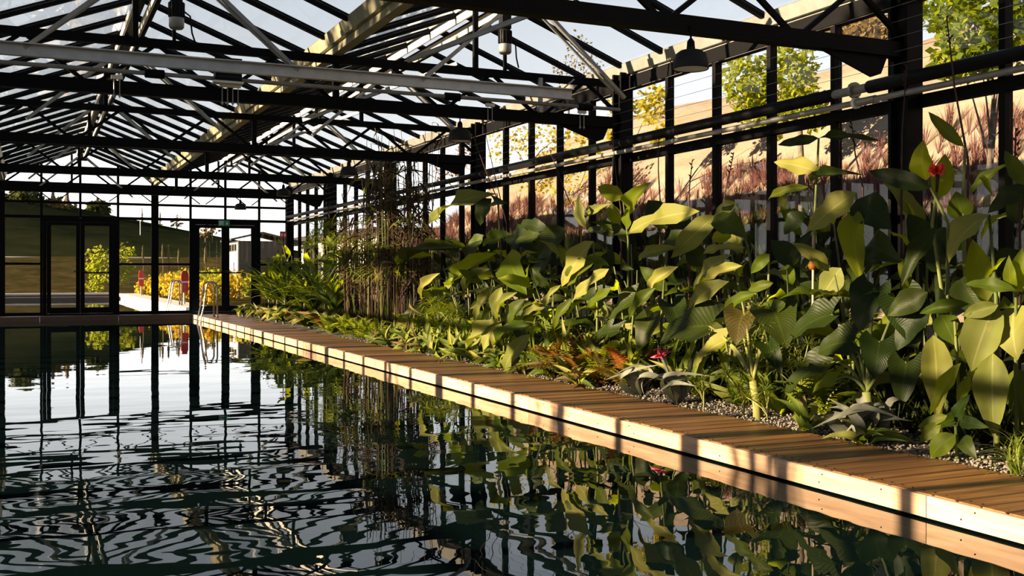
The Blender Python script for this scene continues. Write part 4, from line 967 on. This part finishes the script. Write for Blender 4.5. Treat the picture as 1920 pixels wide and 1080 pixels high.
elephant('shadowed elephant ear behind the cream-lit canna', (1180, 690), 4.95, None, [
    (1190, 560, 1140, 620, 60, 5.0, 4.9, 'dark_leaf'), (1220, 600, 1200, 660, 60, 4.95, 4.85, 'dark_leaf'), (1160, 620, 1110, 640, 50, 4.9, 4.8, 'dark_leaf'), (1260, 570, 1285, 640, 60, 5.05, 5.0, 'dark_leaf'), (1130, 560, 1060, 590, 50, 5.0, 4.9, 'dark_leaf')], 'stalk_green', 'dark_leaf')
# curly grass at the right end of the gravel
for i, (px, py) in enumerate(((1912, 870), (1935, 850), (1900, 905))):
    X = 4.50; g = P(px, py, X)
    rosette('curly_grass', X, g.y, 26, .30, .006, 'grass_blade', 'wiry green grass tuft at the right end of the gravel, %s from the walkway' % ['third', 'second', 'first'][i], 'grass tuft', 'wiry grass tufts', 980+i, (.2, 1.4), .3, .4)

# tall reeds with dark arching blades
def reed(x_, y_, h, n_, label, seed):
    rr = random.Random(seed); z0 = soilz(x_)
    T = empty('tall_reed', (x_, y_, z0), label=label, cat='reed', group='tall reeds')
    for i in range(n_):
        a = rr.uniform(0, 6.28); r_ = rr.uniform(0, .22); b_ = Vector((x_+r_*math.cos(a), y_+r_*math.sin(a), z0))
        hh = h*rr.uniform(.55, 1.0); tp = b_+Vector((rr.uniform(-.22, .12), rr.uniform(-.28, .28), hh)); tp.x = min(tp.x, 6.05); tp.z = min(tp.z, 3.45)
        pts = bez(b_, b_+Vector((rr.uniform(-.05, .05), 0, hh*.6)), tp, 5)
        tubeobj(T, pts, [.010, .010, .009, .008, .006, .004], rr.choice(('tan_reed', 'stalk_purple', 'stalk_purple', 'stalk_green')), 'culm', 5)
        for j in range(8):
            t = rr.uniform(.45, 1.0); p_ = pts[min(5, int(t*5.2))]; a2 = rr.uniform(0, 6.28)
            L = rr.uniform(.5, 1.1); e = rr.uniform(.1, .9); d = Vector((math.cos(a2)*math.cos(e)*.7, math.sin(a2)*math.cos(e), math.sin(e)*.6))
            q = p_+d*L*.75-Vector((0, 0, rr.uniform(0.0, .5))); q.x = min(q.x, 6.0); q.z = min(q.z, 3.3)
            me = LM('strap', rr.choice(('brown_reed', 'brown_reed', 'brown_reed', 'brown_reed', 'tan_reed', 'strap_leaf')), rr.choice((.15, .28)), rr.choice((.05, .3)), .01, 0, 0)
            leafobj(T, me, p_, q, rr.uniform(.020, .038), (0, 0, 1), rr.uniform(-.9, .9), 'blade')
    return T
for i, (x_, yy, h) in enumerate(((5.25, 14.8, 2.9), (5.05, 15.4, 3.4), (5.35, 15.9, 3.6), (5.05, 16.5, 3.3), (5.4, 17.1, 2.9), (5.1, 17.8, 2.4), (5.55, 15.3, 3.4))):
    reed(x_, yy, h, 13, 'tall purple-brown reed clump reaching the truss, %s from the camera' % ORD[[0, 2, 3, 4, 5, 6, 1][i]], 60+i)
# papery hanging dry blades in front of the reeds
for i, (px, py, py2, X) in enumerate(((705, 480, 640, 4.75), (718, 500, 650, 4.75), (742, 470, 600, 4.8), (765, 560, 680, 4.7))):
    g = P(px, py2, X); K = empty('dry_reed', (X, g.y, soilz(X)), label='bleached dry reed cane standing before the reeds, %s from the left' % ORD[i], cat='reed', group='bleached reed canes')
    tubeobj(K, bez((X, g.y, soilz(X)), P(px-6, (py+py2)/2, X), P(px+14, py, X), 5), [.012, .012, .011, .010, .008, .005], 'tan_reed', 'cane', 5)
    for j in range(5):
        p_ = P(px+R.uniform(-4, 12), py+R.uniform(0, 60), X); leafobj(K, LM('strap', 'tan_reed', .25, .4, .03, 0, 0), p_, p_+Vector((R.uniform(-.3, .1), R.uniform(-.3, .3), R.uniform(-.3, .1))), .03, (-1, -.4, .4), R.uniform(-.5, .5), 'blade')

# gravel between walkway and plants: tiny stones, joined
s = MB(); phi = (1+5**.5)/2
ico = [Vector(v_).normalized() for v_ in ((-1, phi, 0), (1, phi, 0), (-1, -phi, 0), (1, -phi, 0), (0, -1, phi), (0, 1, phi), (0, -1, -phi), (0, 1, -phi), (phi, 0, -1), (phi, 0, 1), (-phi, 0, -1), (-phi, 0, 1))]
icf = [(0,11,5),(0,5,1),(0,1,7),(0,7,10),(0,10,11),(1,5,9),(5,11,4),(11,10,2),(10,7,6),(7,1,8),(3,9,4),(3,4,2),(3,2,6),(3,6,8),(3,8,9),(4,9,5),(2,4,11),(6,2,10),(8,6,7),(9,8,1)]
for i in range(8500):
    yy = 2.4+14*(R.random()**1.7); x_ = XI+.01+.62*R.random()**1.3; r_ = R.uniform(.0045, .011)
    c_ = Vector((x_, yy, soilz(x_)+.008+R.uniform(-.004, .012))); sc_ = (r_*R.uniform(.8, 1.3), r_*R.uniform(.8, 1.3), r_*R.uniform(.6, .9))
    s.add([(c_.x+q.x*sc_[0], c_.y+q.y*sc_[1], c_.z+q.z*sc_[2]) for q in ico], icf)
me = bpy.data.meshes.new('gravel'); me.from_pydata(s.v, [], s.f); me.materials.append(plain('pebble', (0.15, 0.125, 0.10), .8, 0, .5, 25)); me.update()
tag(link('gravel', me), 'pale gravel strewn between the walkway and the plants', 'gravel', kind='stuff')
# fallen leaves on the deck
for i, (px, py, X, mt) in enumerate(((1085, 725, 4.3, 'tan_reed'), (1098, 730, 4.28, 'bronze_leaf'), (830, 680, 4.2, 'tan_reed'), (826, 676, 4.1, 'tan_reed'), (1170, 742, 4.36, 'tan_reed'))):
    g = P(px, py, X); g.z = ZD+.006; K = leafobj(empty('fallen_leaf', g, label='curled dry leaf lying on the walkway boards, %s from the far end' % ORD[[2, 3, 1, 0, 4][i]], cat='fallen leaf', group='dry leaves on the walkway'), LM('lance', mt, .2, .1, .4, .1, 1), g, g+Vector((R.uniform(-.08, .08), R.uniform(.05, .10), .01)), .05, (0, 0, 1), .2, 'blade')

# ------------------------------------------------------------------ outdoors, right: bank with dry grass, trees
def sstep(a, b_, t):
    t = max(0, min(1, (t-a)/(b_-a))); return t*t*(3-2*t)
def bank_z(x_, y_):
    crest = 4.9*(1-sstep(26, 46, y_))+.45
    z = .05+.25*sstep(6.5, 9.4, x_)+(crest-.3)*sstep(8.6, 15.2, x_)
    return z + .12*math.sin(x_*1.7+y_*.6)*sstep(9, 12, x_)
s = MB(); xs = [6.45+i*.6 for i in range(36)]; ys = [-12+j*1.6 for j in range(70)]
for yv in ys:
    for xv in xs: s.v.append((xv, yv, bank_z(xv, yv)))
W_ = len(xs)
for j in range(len(ys)-1):
    for i in range(W_-1): a = j*W_+i; s.f.append((a, a+1, a+W_+1, a+W_))
tag(s.build('terrain_bank', M['dry_bank'], None, True), 'sunlit dry grass bank rising outside the glass side wall', kind='structure')
s = MB(); s.box(6.40, 9.3, -12, 45, -.2, .11); tag(s.build('path_gravel', M['grey_gravel']), 'grey gravel strip outside the glass side wall', kind='structure')

# reddish feathery grass on the bank: each tuft a fan of blades
def fan_mesh(mat, n_=16, spread=.5, w_=.02, seed=1):
    rr = random.Random(seed); vs_, fs_, uvs = [], [], []
    for i in range(n_):
        a = rr.uniform(0, 6.28); e = rr.uniform(.2, 1)*spread; d = Vector((math.cos(a)*e, math.sin(a)*e, rr.uniform(.6, 1))); s_ = Vector((-math.sin(a), math.cos(a), 0))*w_
        b0 = len(vs_); m_ = d*.55+Vector((0, 0, .10))
        vs_ += [tuple(-s_*.5), tuple(s_*.5), tuple(m_+s_), tuple(m_-s_), tuple(d)]; uvs += [(.4, 0), (.6, 0), (.7, .5), (.3, .5), (.5, 1)]
        fs_ += [(b0, b0+1, b0+2, b0+3), (b0+3, b0+2, b0+4)]
    me = bpy.data.meshes.new('blades'); me.from_pydata(vs_, [], fs_); ul = me.uv_layers.new(name='UVMap')
    for p_ in me.polygons:
        for li in p_.loop_indices: ul.data[li].uv = uvs[me.loops[li].vertex_index]
    me.materials.append(M[mat]); me.update(); return me
def scatter(name, src, places, mat, label, cat):
    vs_, fs_, uvs = [], [], []
    me0 = src; V0 = [v_.co.copy() for v_ in me0.vertices]; F0 = [tuple(p_.vertices) for p_ in me0.polygons]
    U0 = {}
    for p_ in me0.polygons:
        for li in p_.loop_indices: U0[me0.loops[li].vertex_index] = tuple(me0.uv_layers[0].data[li].uv)
    for (x_, y_, z_, sx, sz, a) in places:
        b0 = len(vs_); ca, sa = math.cos(a), math.sin(a)
        for k, q in enumerate(V0): vs_.append((x_+(q.x*ca-q.y*sa)*sx, y_+(q.x*sa+q.y*ca)*sx, z_+q.z*sz)); uvs.append(U0[k])
        fs_ += [tuple(b0+i for i in f) for f in F0]
    me = bpy.data.meshes.new(name); me.from_pydata(vs_, [], fs_); ul = me.uv_layers.new(name='UVMap')
    li_ = [0]*len(me.loops); me.loops.foreach_get('vertex_index', li_)
    ul.data.foreach_set('uv', [c for i in li_ for c in uvs[i]])
    me.materials.append(M[mat]); me.update()
    return tag(link(name, me), label, cat, kind='stuff')
pl = []
for i in range(2000):
    yv = R.uniform(4, 34); xv = 10.2+1.8*R.random()**1.3+.2*math.sin(yv*1.3)
    pl.append((xv, yv, bank_z(xv, yv)-.03, R.uniform(.25, .4), R.uniform(.3, .6), R.uniform(0, 6)))
scatter('pink_grass', fan_mesh('pink_grass', 30, .6, .012), pl, 'pink_grass', 'reddish feathery grass growing across the bank', 'grass')
pl = []
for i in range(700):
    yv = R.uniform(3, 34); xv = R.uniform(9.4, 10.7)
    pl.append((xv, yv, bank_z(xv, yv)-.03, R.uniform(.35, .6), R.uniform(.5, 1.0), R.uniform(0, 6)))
scatter('dark_reflection_blades', fan_mesh('tree_dark', 20, .7, .05, 4), pl, 'tree_dark', 'dark green blades added for the dark reflection at the foot of the bank', 'undergrowth')  # dark fans added to imitate the dark reflection over the bank foot

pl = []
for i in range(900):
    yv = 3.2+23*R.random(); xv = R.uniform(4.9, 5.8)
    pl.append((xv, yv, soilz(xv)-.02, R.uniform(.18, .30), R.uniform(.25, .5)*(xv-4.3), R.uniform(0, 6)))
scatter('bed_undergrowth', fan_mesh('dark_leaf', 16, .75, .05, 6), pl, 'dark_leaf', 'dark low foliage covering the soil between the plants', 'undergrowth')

# trees: trunk, limbs and a crown of separate little leaves
def crown_mesh(mat, blobs, n_, size, seed):
    rr = random.Random(seed); vs_, fs_, uvs = [], [], []
    tot = sum(b_[3]**2 for b_ in blobs)
    for (cx, cy, cz, r_, *rest) in blobs:
        fz = rest[0] if rest else .8
        for i in range(int(n_*r_*r_/tot)):
            while True:
                d = Vector((rr.uniform(-1, 1), rr.uniform(-1, 1), rr.uniform(-1, 1)))
                if .25 < d.length < 1: break
            p_ = Vector((cx+d.x*r_, cy+d.y*r_, cz+d.z*r_*fz)); l_ = size*rr.uniform(.6, 1.3)
            a = rr.uniform(0, 6.28); e = rr.uniform(-1.2, .5); u = Vector((math.cos(a)*math.cos(e), math.sin(a)*math.cos(e), math.sin(e)))*l_
            s_ = u.cross(Vector((rr.uniform(-1, 1), rr.uniform(-1, 1), rr.uniform(-.2, 1)))); s_ = s_.normalized()*l_*.33
            b0 = len(vs_); vs_ += [tuple(p_), tuple(p_+u*.5+s_), tuple(p_+u), tuple(p_+u*.5-s_)]; uvs += [(.5, 0), (.9, .5), (.5, 1), (.1, .5)]; fs_.append((b0, b0+1, b0+2, b0+3))
    me = bpy.data.meshes.new('crown'); me.from_pydata(vs_, [], fs_); ul = me.uv_layers.new(name='UVMap')
    for p_ in me.polygons:
        for li in p_.loop_indices: ul.data[li].uv = uvs[me.loops[li].vertex_index]
    me.materials.append(M[mat]); me.update(); return me
def tree(name, base, trunk_h, tr, blobs, mat, n_, size, label, cat, seed, group=None, barkm='bark'):
    rr = random.Random(seed); base = Vector(base)
    T = empty(name, base, label=label, cat=cat, group=group)
    top = Vector((rr.uniform(-.1, .1)*trunk_h*.3, rr.uniform(-.1, .1)*trunk_h*.3, trunk_h))
    MB().tube([(0, 0, -.15), tuple(top*.5+Vector((rr.uniform(-.05, .05), 0, 0))), tuple(top)], [tr*1.25, tr, tr*.6], 8).build('trunk', M[barkm], T, True)
    for b_ in blobs:
        c_ = Vector(b_[:3]); st = top*rr.uniform(.55, 1.0)
        tt = MB().tube([tuple(q) for q in bez(st, (st+c_)/2+Vector((0, 0, .15*trunk_h)), c_, 4)], [tr*.45, tr*.35, tr*.25, tr*.15, tr*.06], 5)
        tt.build('branch', M[barkm], T, True)
    o = link('crown', crown_mesh(mat, blobs, n_, size, seed), T); tag(o, kind='stuff')
    return T
def at_bank(px, X):
    g = P(px, 500, X); return Vector((X, g.y, bank_z(X, g.y)-.05))
def blob(px, py, X, rpx, base, fz=1.0):
    c_ = P(px, py, X); D = c_.length; return (c_.x-base.x, c_.y-base.y, c_.z-base.z, rpx*D/F_PX, fz)
b_ = at_bank(1504, 11.0)
tree('young_tree', b_, 2.0, .05, [blob(1400, 150, 10.6, 50, b_), blob(1480, 130, 11.0, 50, b_), blob(1420, 200, 10.8, 42, b_), blob(1500, 190, 11.0, 40, b_), blob(1530, 210, 11.0, 30, b_), blob(1450, 230, 10.8, 30, b_)], 'tree_leaf', 2300, .12, 'yellow-green young tree outside between the two near columns', 'tree', 21)
b_ = at_bank(1848, 9.6)
tree('broadleaf_tree', b_, 2.6, .035, [blob(1815, 40, 9.3, 60, b_, 1.3), blob(1790, 110, 9.3, 40, b_), blob(1890, 70, 9.6, 50, b_), blob(1900, 10, 9.6, 50, b_), blob(1835, 110, 9.4, 32, b_), blob(1780, 10, 9.6, 45, b_)], 'tree_leaf', 2200, .11, 'yellow-green broadleaf tree outside at the right edge', 'tree', 22)
b_ = at_bank(1640, 17.0)
tree('russet_tree', b_, 1.6, .12, [blob(1600, 70, 17, 40, b_, .8), blob(1640, 55, 17, 45, b_, .8), blob(1670, 90, 17, 30, b_), blob(1650, 130, 17, 45, b_, .5)], 'tree_brown', 2600, .16, 'olive-brown bushy tree on top of the bank', 'tree', 23)
b_ = at_bank(1160, 10.5)
tree('young_tree', b_, 2.4, .045, [blob(1165, 200, 10.3, 26, b_, 1.3), blob(1225, 195, 10.3, 30, b_, 1.2), blob(1245, 250, 10.2, 22, b_), blob(1150, 240, 10.3, 22, b_)], 'tree_yellow', 700, .13, 'slim yellow-leaved tree outside behind the second column', 'tree', 24)
b_ = at_bank(1000, 11.0)
tree('sparse_tree', b_, 2.4, .05, [blob(950, 270, 11, 40, b_), blob(1010, 265, 11, 45, b_), blob(1070, 260, 11, 45, b_), blob(1105, 300, 11, 30, b_), blob(1000, 340, 11, 40, b_), blob(1060, 350, 11, 35, b_)], 'tree_yellow', 900, .11, 'thin autumn tree with scattered small leaves outside the glass', 'tree', 25)
b_ = at_bank(1065, 16.0)
tree('sparse_tree', b_, 2.0, .05, [blob(1085, 95, 15.5, 26, b_, 1.6), blob(1060, 130, 15.5, 26, b_), blob(1110, 120, 15.5, 22, b_)], 'tree_brown', 330, .10, 'nearly bare autumn tree rising above the roof gutter outside', 'tree', 26)
b_ = at_bank(865, 12.5)
tree('sparse_tree', b_, 1.6, .05, [blob(840, 320, 12.5, 30, b_), blob(880, 290, 12.5, 30, b_), blob(900, 340, 12.5, 30, b_)], 'tree_brown', 500, .12, 'thin brown-leaved tree outside behind the third column', 'tree', 27)

# trees outside the left wall (beyond the picture's edge) whose crowns dapple the low sun
for i, (x_, yv, zc, sp_, n_) in enumerate(((-8.2, 5.9, 4.7, 1.3, 1900), (-8.6, 8.4, 4.6, 1.2, 1000), (-9.0, 12.3, 4.5, 1.2, 800), (-8.6, 16.2, 4.6, 1.2, 800), (-8.8, 20.6, 4.5, 1.2, 800), (-9.2, 25.0, 4.6, 1.2, 700))):
    rr = random.Random(700+i); bl = []
    for j in range(9 if i == 0 else 3): bl.append((rr.uniform(-.8, .8), rr.uniform(-sp_, sp_), (rr.uniform(4.45, 5.3) if i == 0 else zc-.2+rr.uniform(-.6, .4)), rr.uniform(.40, .60), .75))
    for j in range(4): bl.append((rr.uniform(-.8, .8), rr.uniform(-sp_*1.5, sp_*1.5), 5.75+rr.uniform(-.35, .45), rr.uniform(.7, .95), .7))
    tree('garden_tree', (x_, yv, .05), 2.6, .06, bl, 'tree_leaf', int(n_*1.6), .22, 'leafy garden tree outside the opposite glass wall, %s from the camera' % ORD[i], 'tree', 700+i, 'garden trees outside the opposite wall')
s = MB(); s.box(-30, -4.2, -14, 27.6, -.3, .05); tag(s.build('lawn_side', M['lawn']), 'lawn outside the opposite glass wall', kind='structure')
# pale pavilion outside the far end of the side wall
B_ = empty('pavilion', (11.5, 41, 0), label='pale pavilion with dark window band outside the far side wall', cat='building')
MB().box(0, 6, -5, 8, 0, 2.6).build('wall', M['building_white'], B_)
MB().box(-.5, 6.5, -5.5, 8.5, 2.6, 2.8).build('roof', M['shed_dark'], B_)
for i in range(6):
    y0 = -4.4+i*2.0
    MB().box(-.03, .0, y0, y0+1.3, 1.1, 2.1).build('window', M['shed_dark'], B_)
    MB().box(-.06, -.03, y0-.12, y0-.04, 0, 2.6).build('post', M['building_white'], B_)

# ------------------------------------------------------------------ outdoors, beyond the end wall
XP = 3.66; YP0, YP1, ZP = 28.2, 51.0, .24
s = MB(); s.add([(-30, YP0, .0), (XP, YP0, .0), (XP, YP1, .0), (-30, YP1, .0)], [(0, 1, 2, 3)])
tag(s.build('water_outdoor', M['pool_water']), 'outdoor pool beyond the end wall', kind='structure')
T = empty('kerb_pool', kind='structure'); T['label'] = 'pale stone kerb around the outdoor pool'
for i in range(8): bx('kerb_stone', T, 'stone_light', XP, XP+.75, YP0+i*2.85, YP0+(i+1)*2.85-.02, -.3, ZP)
for i in range(12): bx('kerb_stone', T, 'stone_light', XP-(i+1)*2.9+.02, XP-i*2.9, YP1, YP1+.8, ZP-.05, ZP+.02)
for i in range(12): bx('kerb_wall', T, 'stone_dark', XP-(i+1)*2.9+.02, XP-i*2.9, YP1-.1, YP1+.4, -.3, ZP-.05)
bx('kerb_stone', T, 'stone_light', -30, XP, YF+.12, YP0, -.3, .06)
bx('ledge', T, 'stone_dark', -30, XP, YP1-.9, YP1-.1, -.3, .10)
def ter_z(x_, y_):
    base = .20
    z = base + .9*sstep(52, 62, y_)*.4 + 1.9*sstep(56, 74, y_)
    hill = max(0.0, 5.6-.20*(x_-6)) if x_ > -12 else 9.2
    z += hill*sstep(79, 122, y_) - .2
    return z
s = MB(); xs = [XP+.7-45+i*2.2 for i in range(60)]; ys = [YP1+.75+j*1.5 for j in range(60)]
for yv in ys:
    for xv in xs: s.v.append((xv, yv, ter_z(xv, yv)+(.05*math.sin(xv*2.1+yv*1.3))))
W_ = len(xs)
def cell(j0, j1, mat, name, label):
    q = MB(); q.v = s.v
    for j in range(j0, j1):
        for i in range(W_-1): a = j*W_+i; q.f.append((a, a+1, a+W_+1, a+W_))
    me = q.mesh(name, True); bm = bmesh.new(); bm.from_mesh(me); bmesh.ops.delete(bm, geom=[v_ for v_ in bm.verts if not v_.link_faces], context='VERTS'); bm.to_mesh(me); bm.free()
    me.materials.append(M[mat]); tag(link(name, me), label, kind='structure')
cell(0, 2, 'lawn', 'lawn_strip', 'bright green lawn strip behind the outdoor pool')
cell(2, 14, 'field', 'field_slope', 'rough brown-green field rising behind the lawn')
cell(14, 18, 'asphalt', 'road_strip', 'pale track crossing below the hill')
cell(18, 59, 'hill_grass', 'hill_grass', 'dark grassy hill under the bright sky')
s = MB(); s.box(XP+.75, 14, YF+.3, YP1+1.2, -.2, .18); tag(s.build('ground_outdoor', M['field']), 'ground beside the outdoor pool', kind='structure')
ladder(3.60, 30.6, 'second steel pool ladder, outdoors behind the glass end wall')

# yellow planting beside the outdoor pool
K_ = fan_mesh('yellow_plant', 34, .75, .035, 9)
pls = [(4.9, 33.2, .85), (5.4, 35.0, 1.0), (4.8, 37.0, 1.0), (5.6, 38.8, 1.15), (4.9, 41.0, 1.1), (5.7, 42.8, 1.2), (4.8, 45.0, 1.1), (6.0, 46.0, 1.3), (5.2, 48.2, 1.0), (6.4, 40.5, 1.3), (6.3, 36.5, 1.2), (6.6, 33.4, 1.1), (4.6, 49.5, .7)]
for i, (x_, yv, h) in enumerate(pls):
    o = empty('golden_shrub', (x_, yv, .17), label='golden sunlit shrub beside the outdoor pool, %s counting away from the glass' % ORD[sorted(range(len(pls)), key=lambda q: pls[q][1]).index(i)], cat='shrub', group='golden shrubs')
    f = link('foliage', K_, o); f.scale = (h*.85, h*.85, h); f.rotation_euler = (0, 0, i); tag(f, kind='stuff')
    cm = link('crown', crown_mesh(['yellow_plant', 'tree_leaf'][i % 2], [(0, 0, h*.5, h*.55)], 260, .16, 90+i), o); tag(cm, kind='stuff')
for i, (px, py, Y) in enumerate(((268, 472, 46), (305, 470, 44), (316, 472, 44), (335, 480, 42), (385, 478, 36))):
    p_ = PY(px, py, Y); K = empty('seed_plume', (p_.x, p_.y, .17), label='tall dry seed plume above the golden shrubs, %s from the left' % ORD[i], cat='grass', group='dry seed plumes')
    MB().tube([(0, 0, 0), (.02, 0, p_.z*.6), (0, 0, p_.z-.17)], .02, 5).build('stalk', M['tan_reed'], K)
    MB().lathe([(0, -.1), (.045, 0), (.05, .15), (.03, .3), (.04, .38), (.01, .5), (0, .52)], (0, 0, p_.z-.4), 8).build('plume', M['tan_reed'], K, True)
# lifebuoy boxes
for i, (px, py, Y) in enumerate(((265, 522, 45.5), (346, 528, 31.6))):
    p_ = PY(px, py, Y); K = empty('lifebuoy_box', (p_.x, p_.y, .15), label=['red lifebuoy housing on a post left of the central wall post', 'red lifebuoy housing on a post beside the outdoor ladder'][i], cat='lifebuoy', group='lifebuoy housings')
    z_ = p_.z-.15; hh = .32
    MB().tube([(0, .06, 0), (0, .06, z_+.2)], .03, 8).build('post', M['zinc'], K)
    prof = [(-.08, -hh), (.08, -hh), (.10, -hh+.05), (.10, hh-.10), (.06, hh), (-.06, hh), (-.10, hh-.10), (-.10, -hh+.05)]
    MB().prism([(a, z_+c_) for a, c_ in prof], -.07, .04).build('housing', M['red_plastic'], K)
    MB().box(-.10, .10, -.074, -.07, z_-.03, z_+.01).build('band', M['sign_white'], K)
# shed
cz = PY(447, 500, 45.8)
S = empty('shed', (cz.x, 45.8, .15), label='small pale board shed with three little windows beyond the exit door', cat='shed')
sw_, sd_, sh_ = 2.1, 2.3, 2.42
for i in range(9):
    y0 = i*sd_/9
    MB().box(-.03, .02, y0+.005, y0+sd_/9-.005, 0, sh_).build('board', M['shed_board'], S)
MB().box(.02, sw_, .02, sd_-.02, 0, sh_).build('body', M['shed_dark'], S)  # shade on the front put into the colour; the lit side has pale boards
for i in range(3):
    wdw = MB().box(-.05, -.03, .25+i*.62, .72+i*.62, sh_-.45, sh_-.12).build('window', M['shed_dark'], S)
    MB().box(-.06, -.05, .30+i*.62, .67+i*.62, sh_-.41, sh_-.16).build('pane', M['black_steel'], wdw)
MB().prism([(-.35, sh_), (sw_*.48, sh_+.32), (sw_+.9, sh_-.15), (sw_+.9, sh_-.07), (sw_*.48, sh_+.40), (-.35, sh_+.07)], -.25, sd_+.25).build('roof', M['shed_dark'], S)
MB().box(-.055, -.03, .85, .90, .9, 1.5).build('door_handle', M['black_steel'], S)
# trees and poles on the field and hill
def gp(px, Y): p_ = PY(px, 500, Y); return Vector((p_.x, Y, ter_z(p_.x, Y)-.05))
def blobY(px, py, Y, rpx, base, fz=1.0):
    c_ = PY(px, py, Y); return (c_.x-base.x, c_.y-base.y, c_.z-base.z, rpx*c_.length/F_PX, fz)
b_ = gp(210, 54.5)
tree('green_sapling', b_, 1.7, .03, [blobY(185, 478, 54.5, 20, b_), blobY(172, 500, 54.5, 14, b_), blobY(238, 470, 54.5, 15, b_), blobY(240, 495, 54.5, 14, b_), blobY(195, 510, 54.5, 22, b_), blobY(215, 500, 54.5, 14, b_), blobY(180, 535, 54.5, 16, b_), blobY(230, 520, 54.5, 14, b_)], 'tree_leaf', 650, .20, 'bright green sapling on the field behind the left double door', 'tree', 41)
for i, (px, py, Y, r1, mt, lab, n_) in enumerate(((45, 375, 112, 26, 'tree_dark', 'dense dark tree on the hill at the left edge', 1500), (100, 388, 112, 18, 'tree_brown', 'olive round tree on the hill above the left double door', 900), (125, 392, 116, 14, 'tree_brown', 'smaller olive tree on the hill beside the round one', 500), (183, 390, 118, 15, 'tree_dark', 'dark spreading tree on the hill crest above the sapling', 900))):
    b_ = gp(px, Y); tree('hill_tree', b_, 1.6, .2, [blobY(px, py, Y, r1, b_), blobY(px-r1*.7, py+8, Y, r1*.7, b_), blobY(px+r1*.7, py+8, Y, r1*.7, b_)], mt, n_, .55, lab, 'tree', 50+i, 'trees on the hill')
for i, (px, py, Y, r1, n_) in enumerate(((332, 415, 118, 9, 60), (385, 432, 100, 9, 60), (397, 430, 100, 9, 60), (266, 418, 119, 6, 40), (300, 422, 119, 5, 30))):
    b_ = gp(px, Y); tree('bare_tree', b_, 1.6, .06, [blobY(px, py, Y, r1, b_), blobY(px-r1*.8, py+6, Y, r1*.7, b_), blobY(px+r1*.8, py+4, Y, r1*.7, b_), blobY(px+r1*.3, py-8, Y, r1*.6, b_)], 'tree_brown', n_, .35, 'almost bare little tree on the hill crest, %s from the left' % ORD[[2, 3, 4, 0, 1][i]], 'tree', 60+i, 'bare hill trees')
for i, (px, p0y, p1y, Y) in enumerate(((263, 405, 475, 100), (93, 505, 552, 56), (456, 425, 450, 80))):
    b_ = gp(px, Y); t_ = PY(px, p0y, Y)
    o = MB().tube([(0, 0, -.1), (0, 0, t_.z-b_.z)], .03 if i != 1 else .06, 6).build('utility_pole' if i != 1 else 'fence_post', M['post_wood'] if i == 1 else M['zinc']); o.location = b_
    tag(o, ['thin grey pole on the hill behind the central post', 'pale wooden post on the field behind the left double door', 'thin grey pole behind the shed'][i], 'pole')
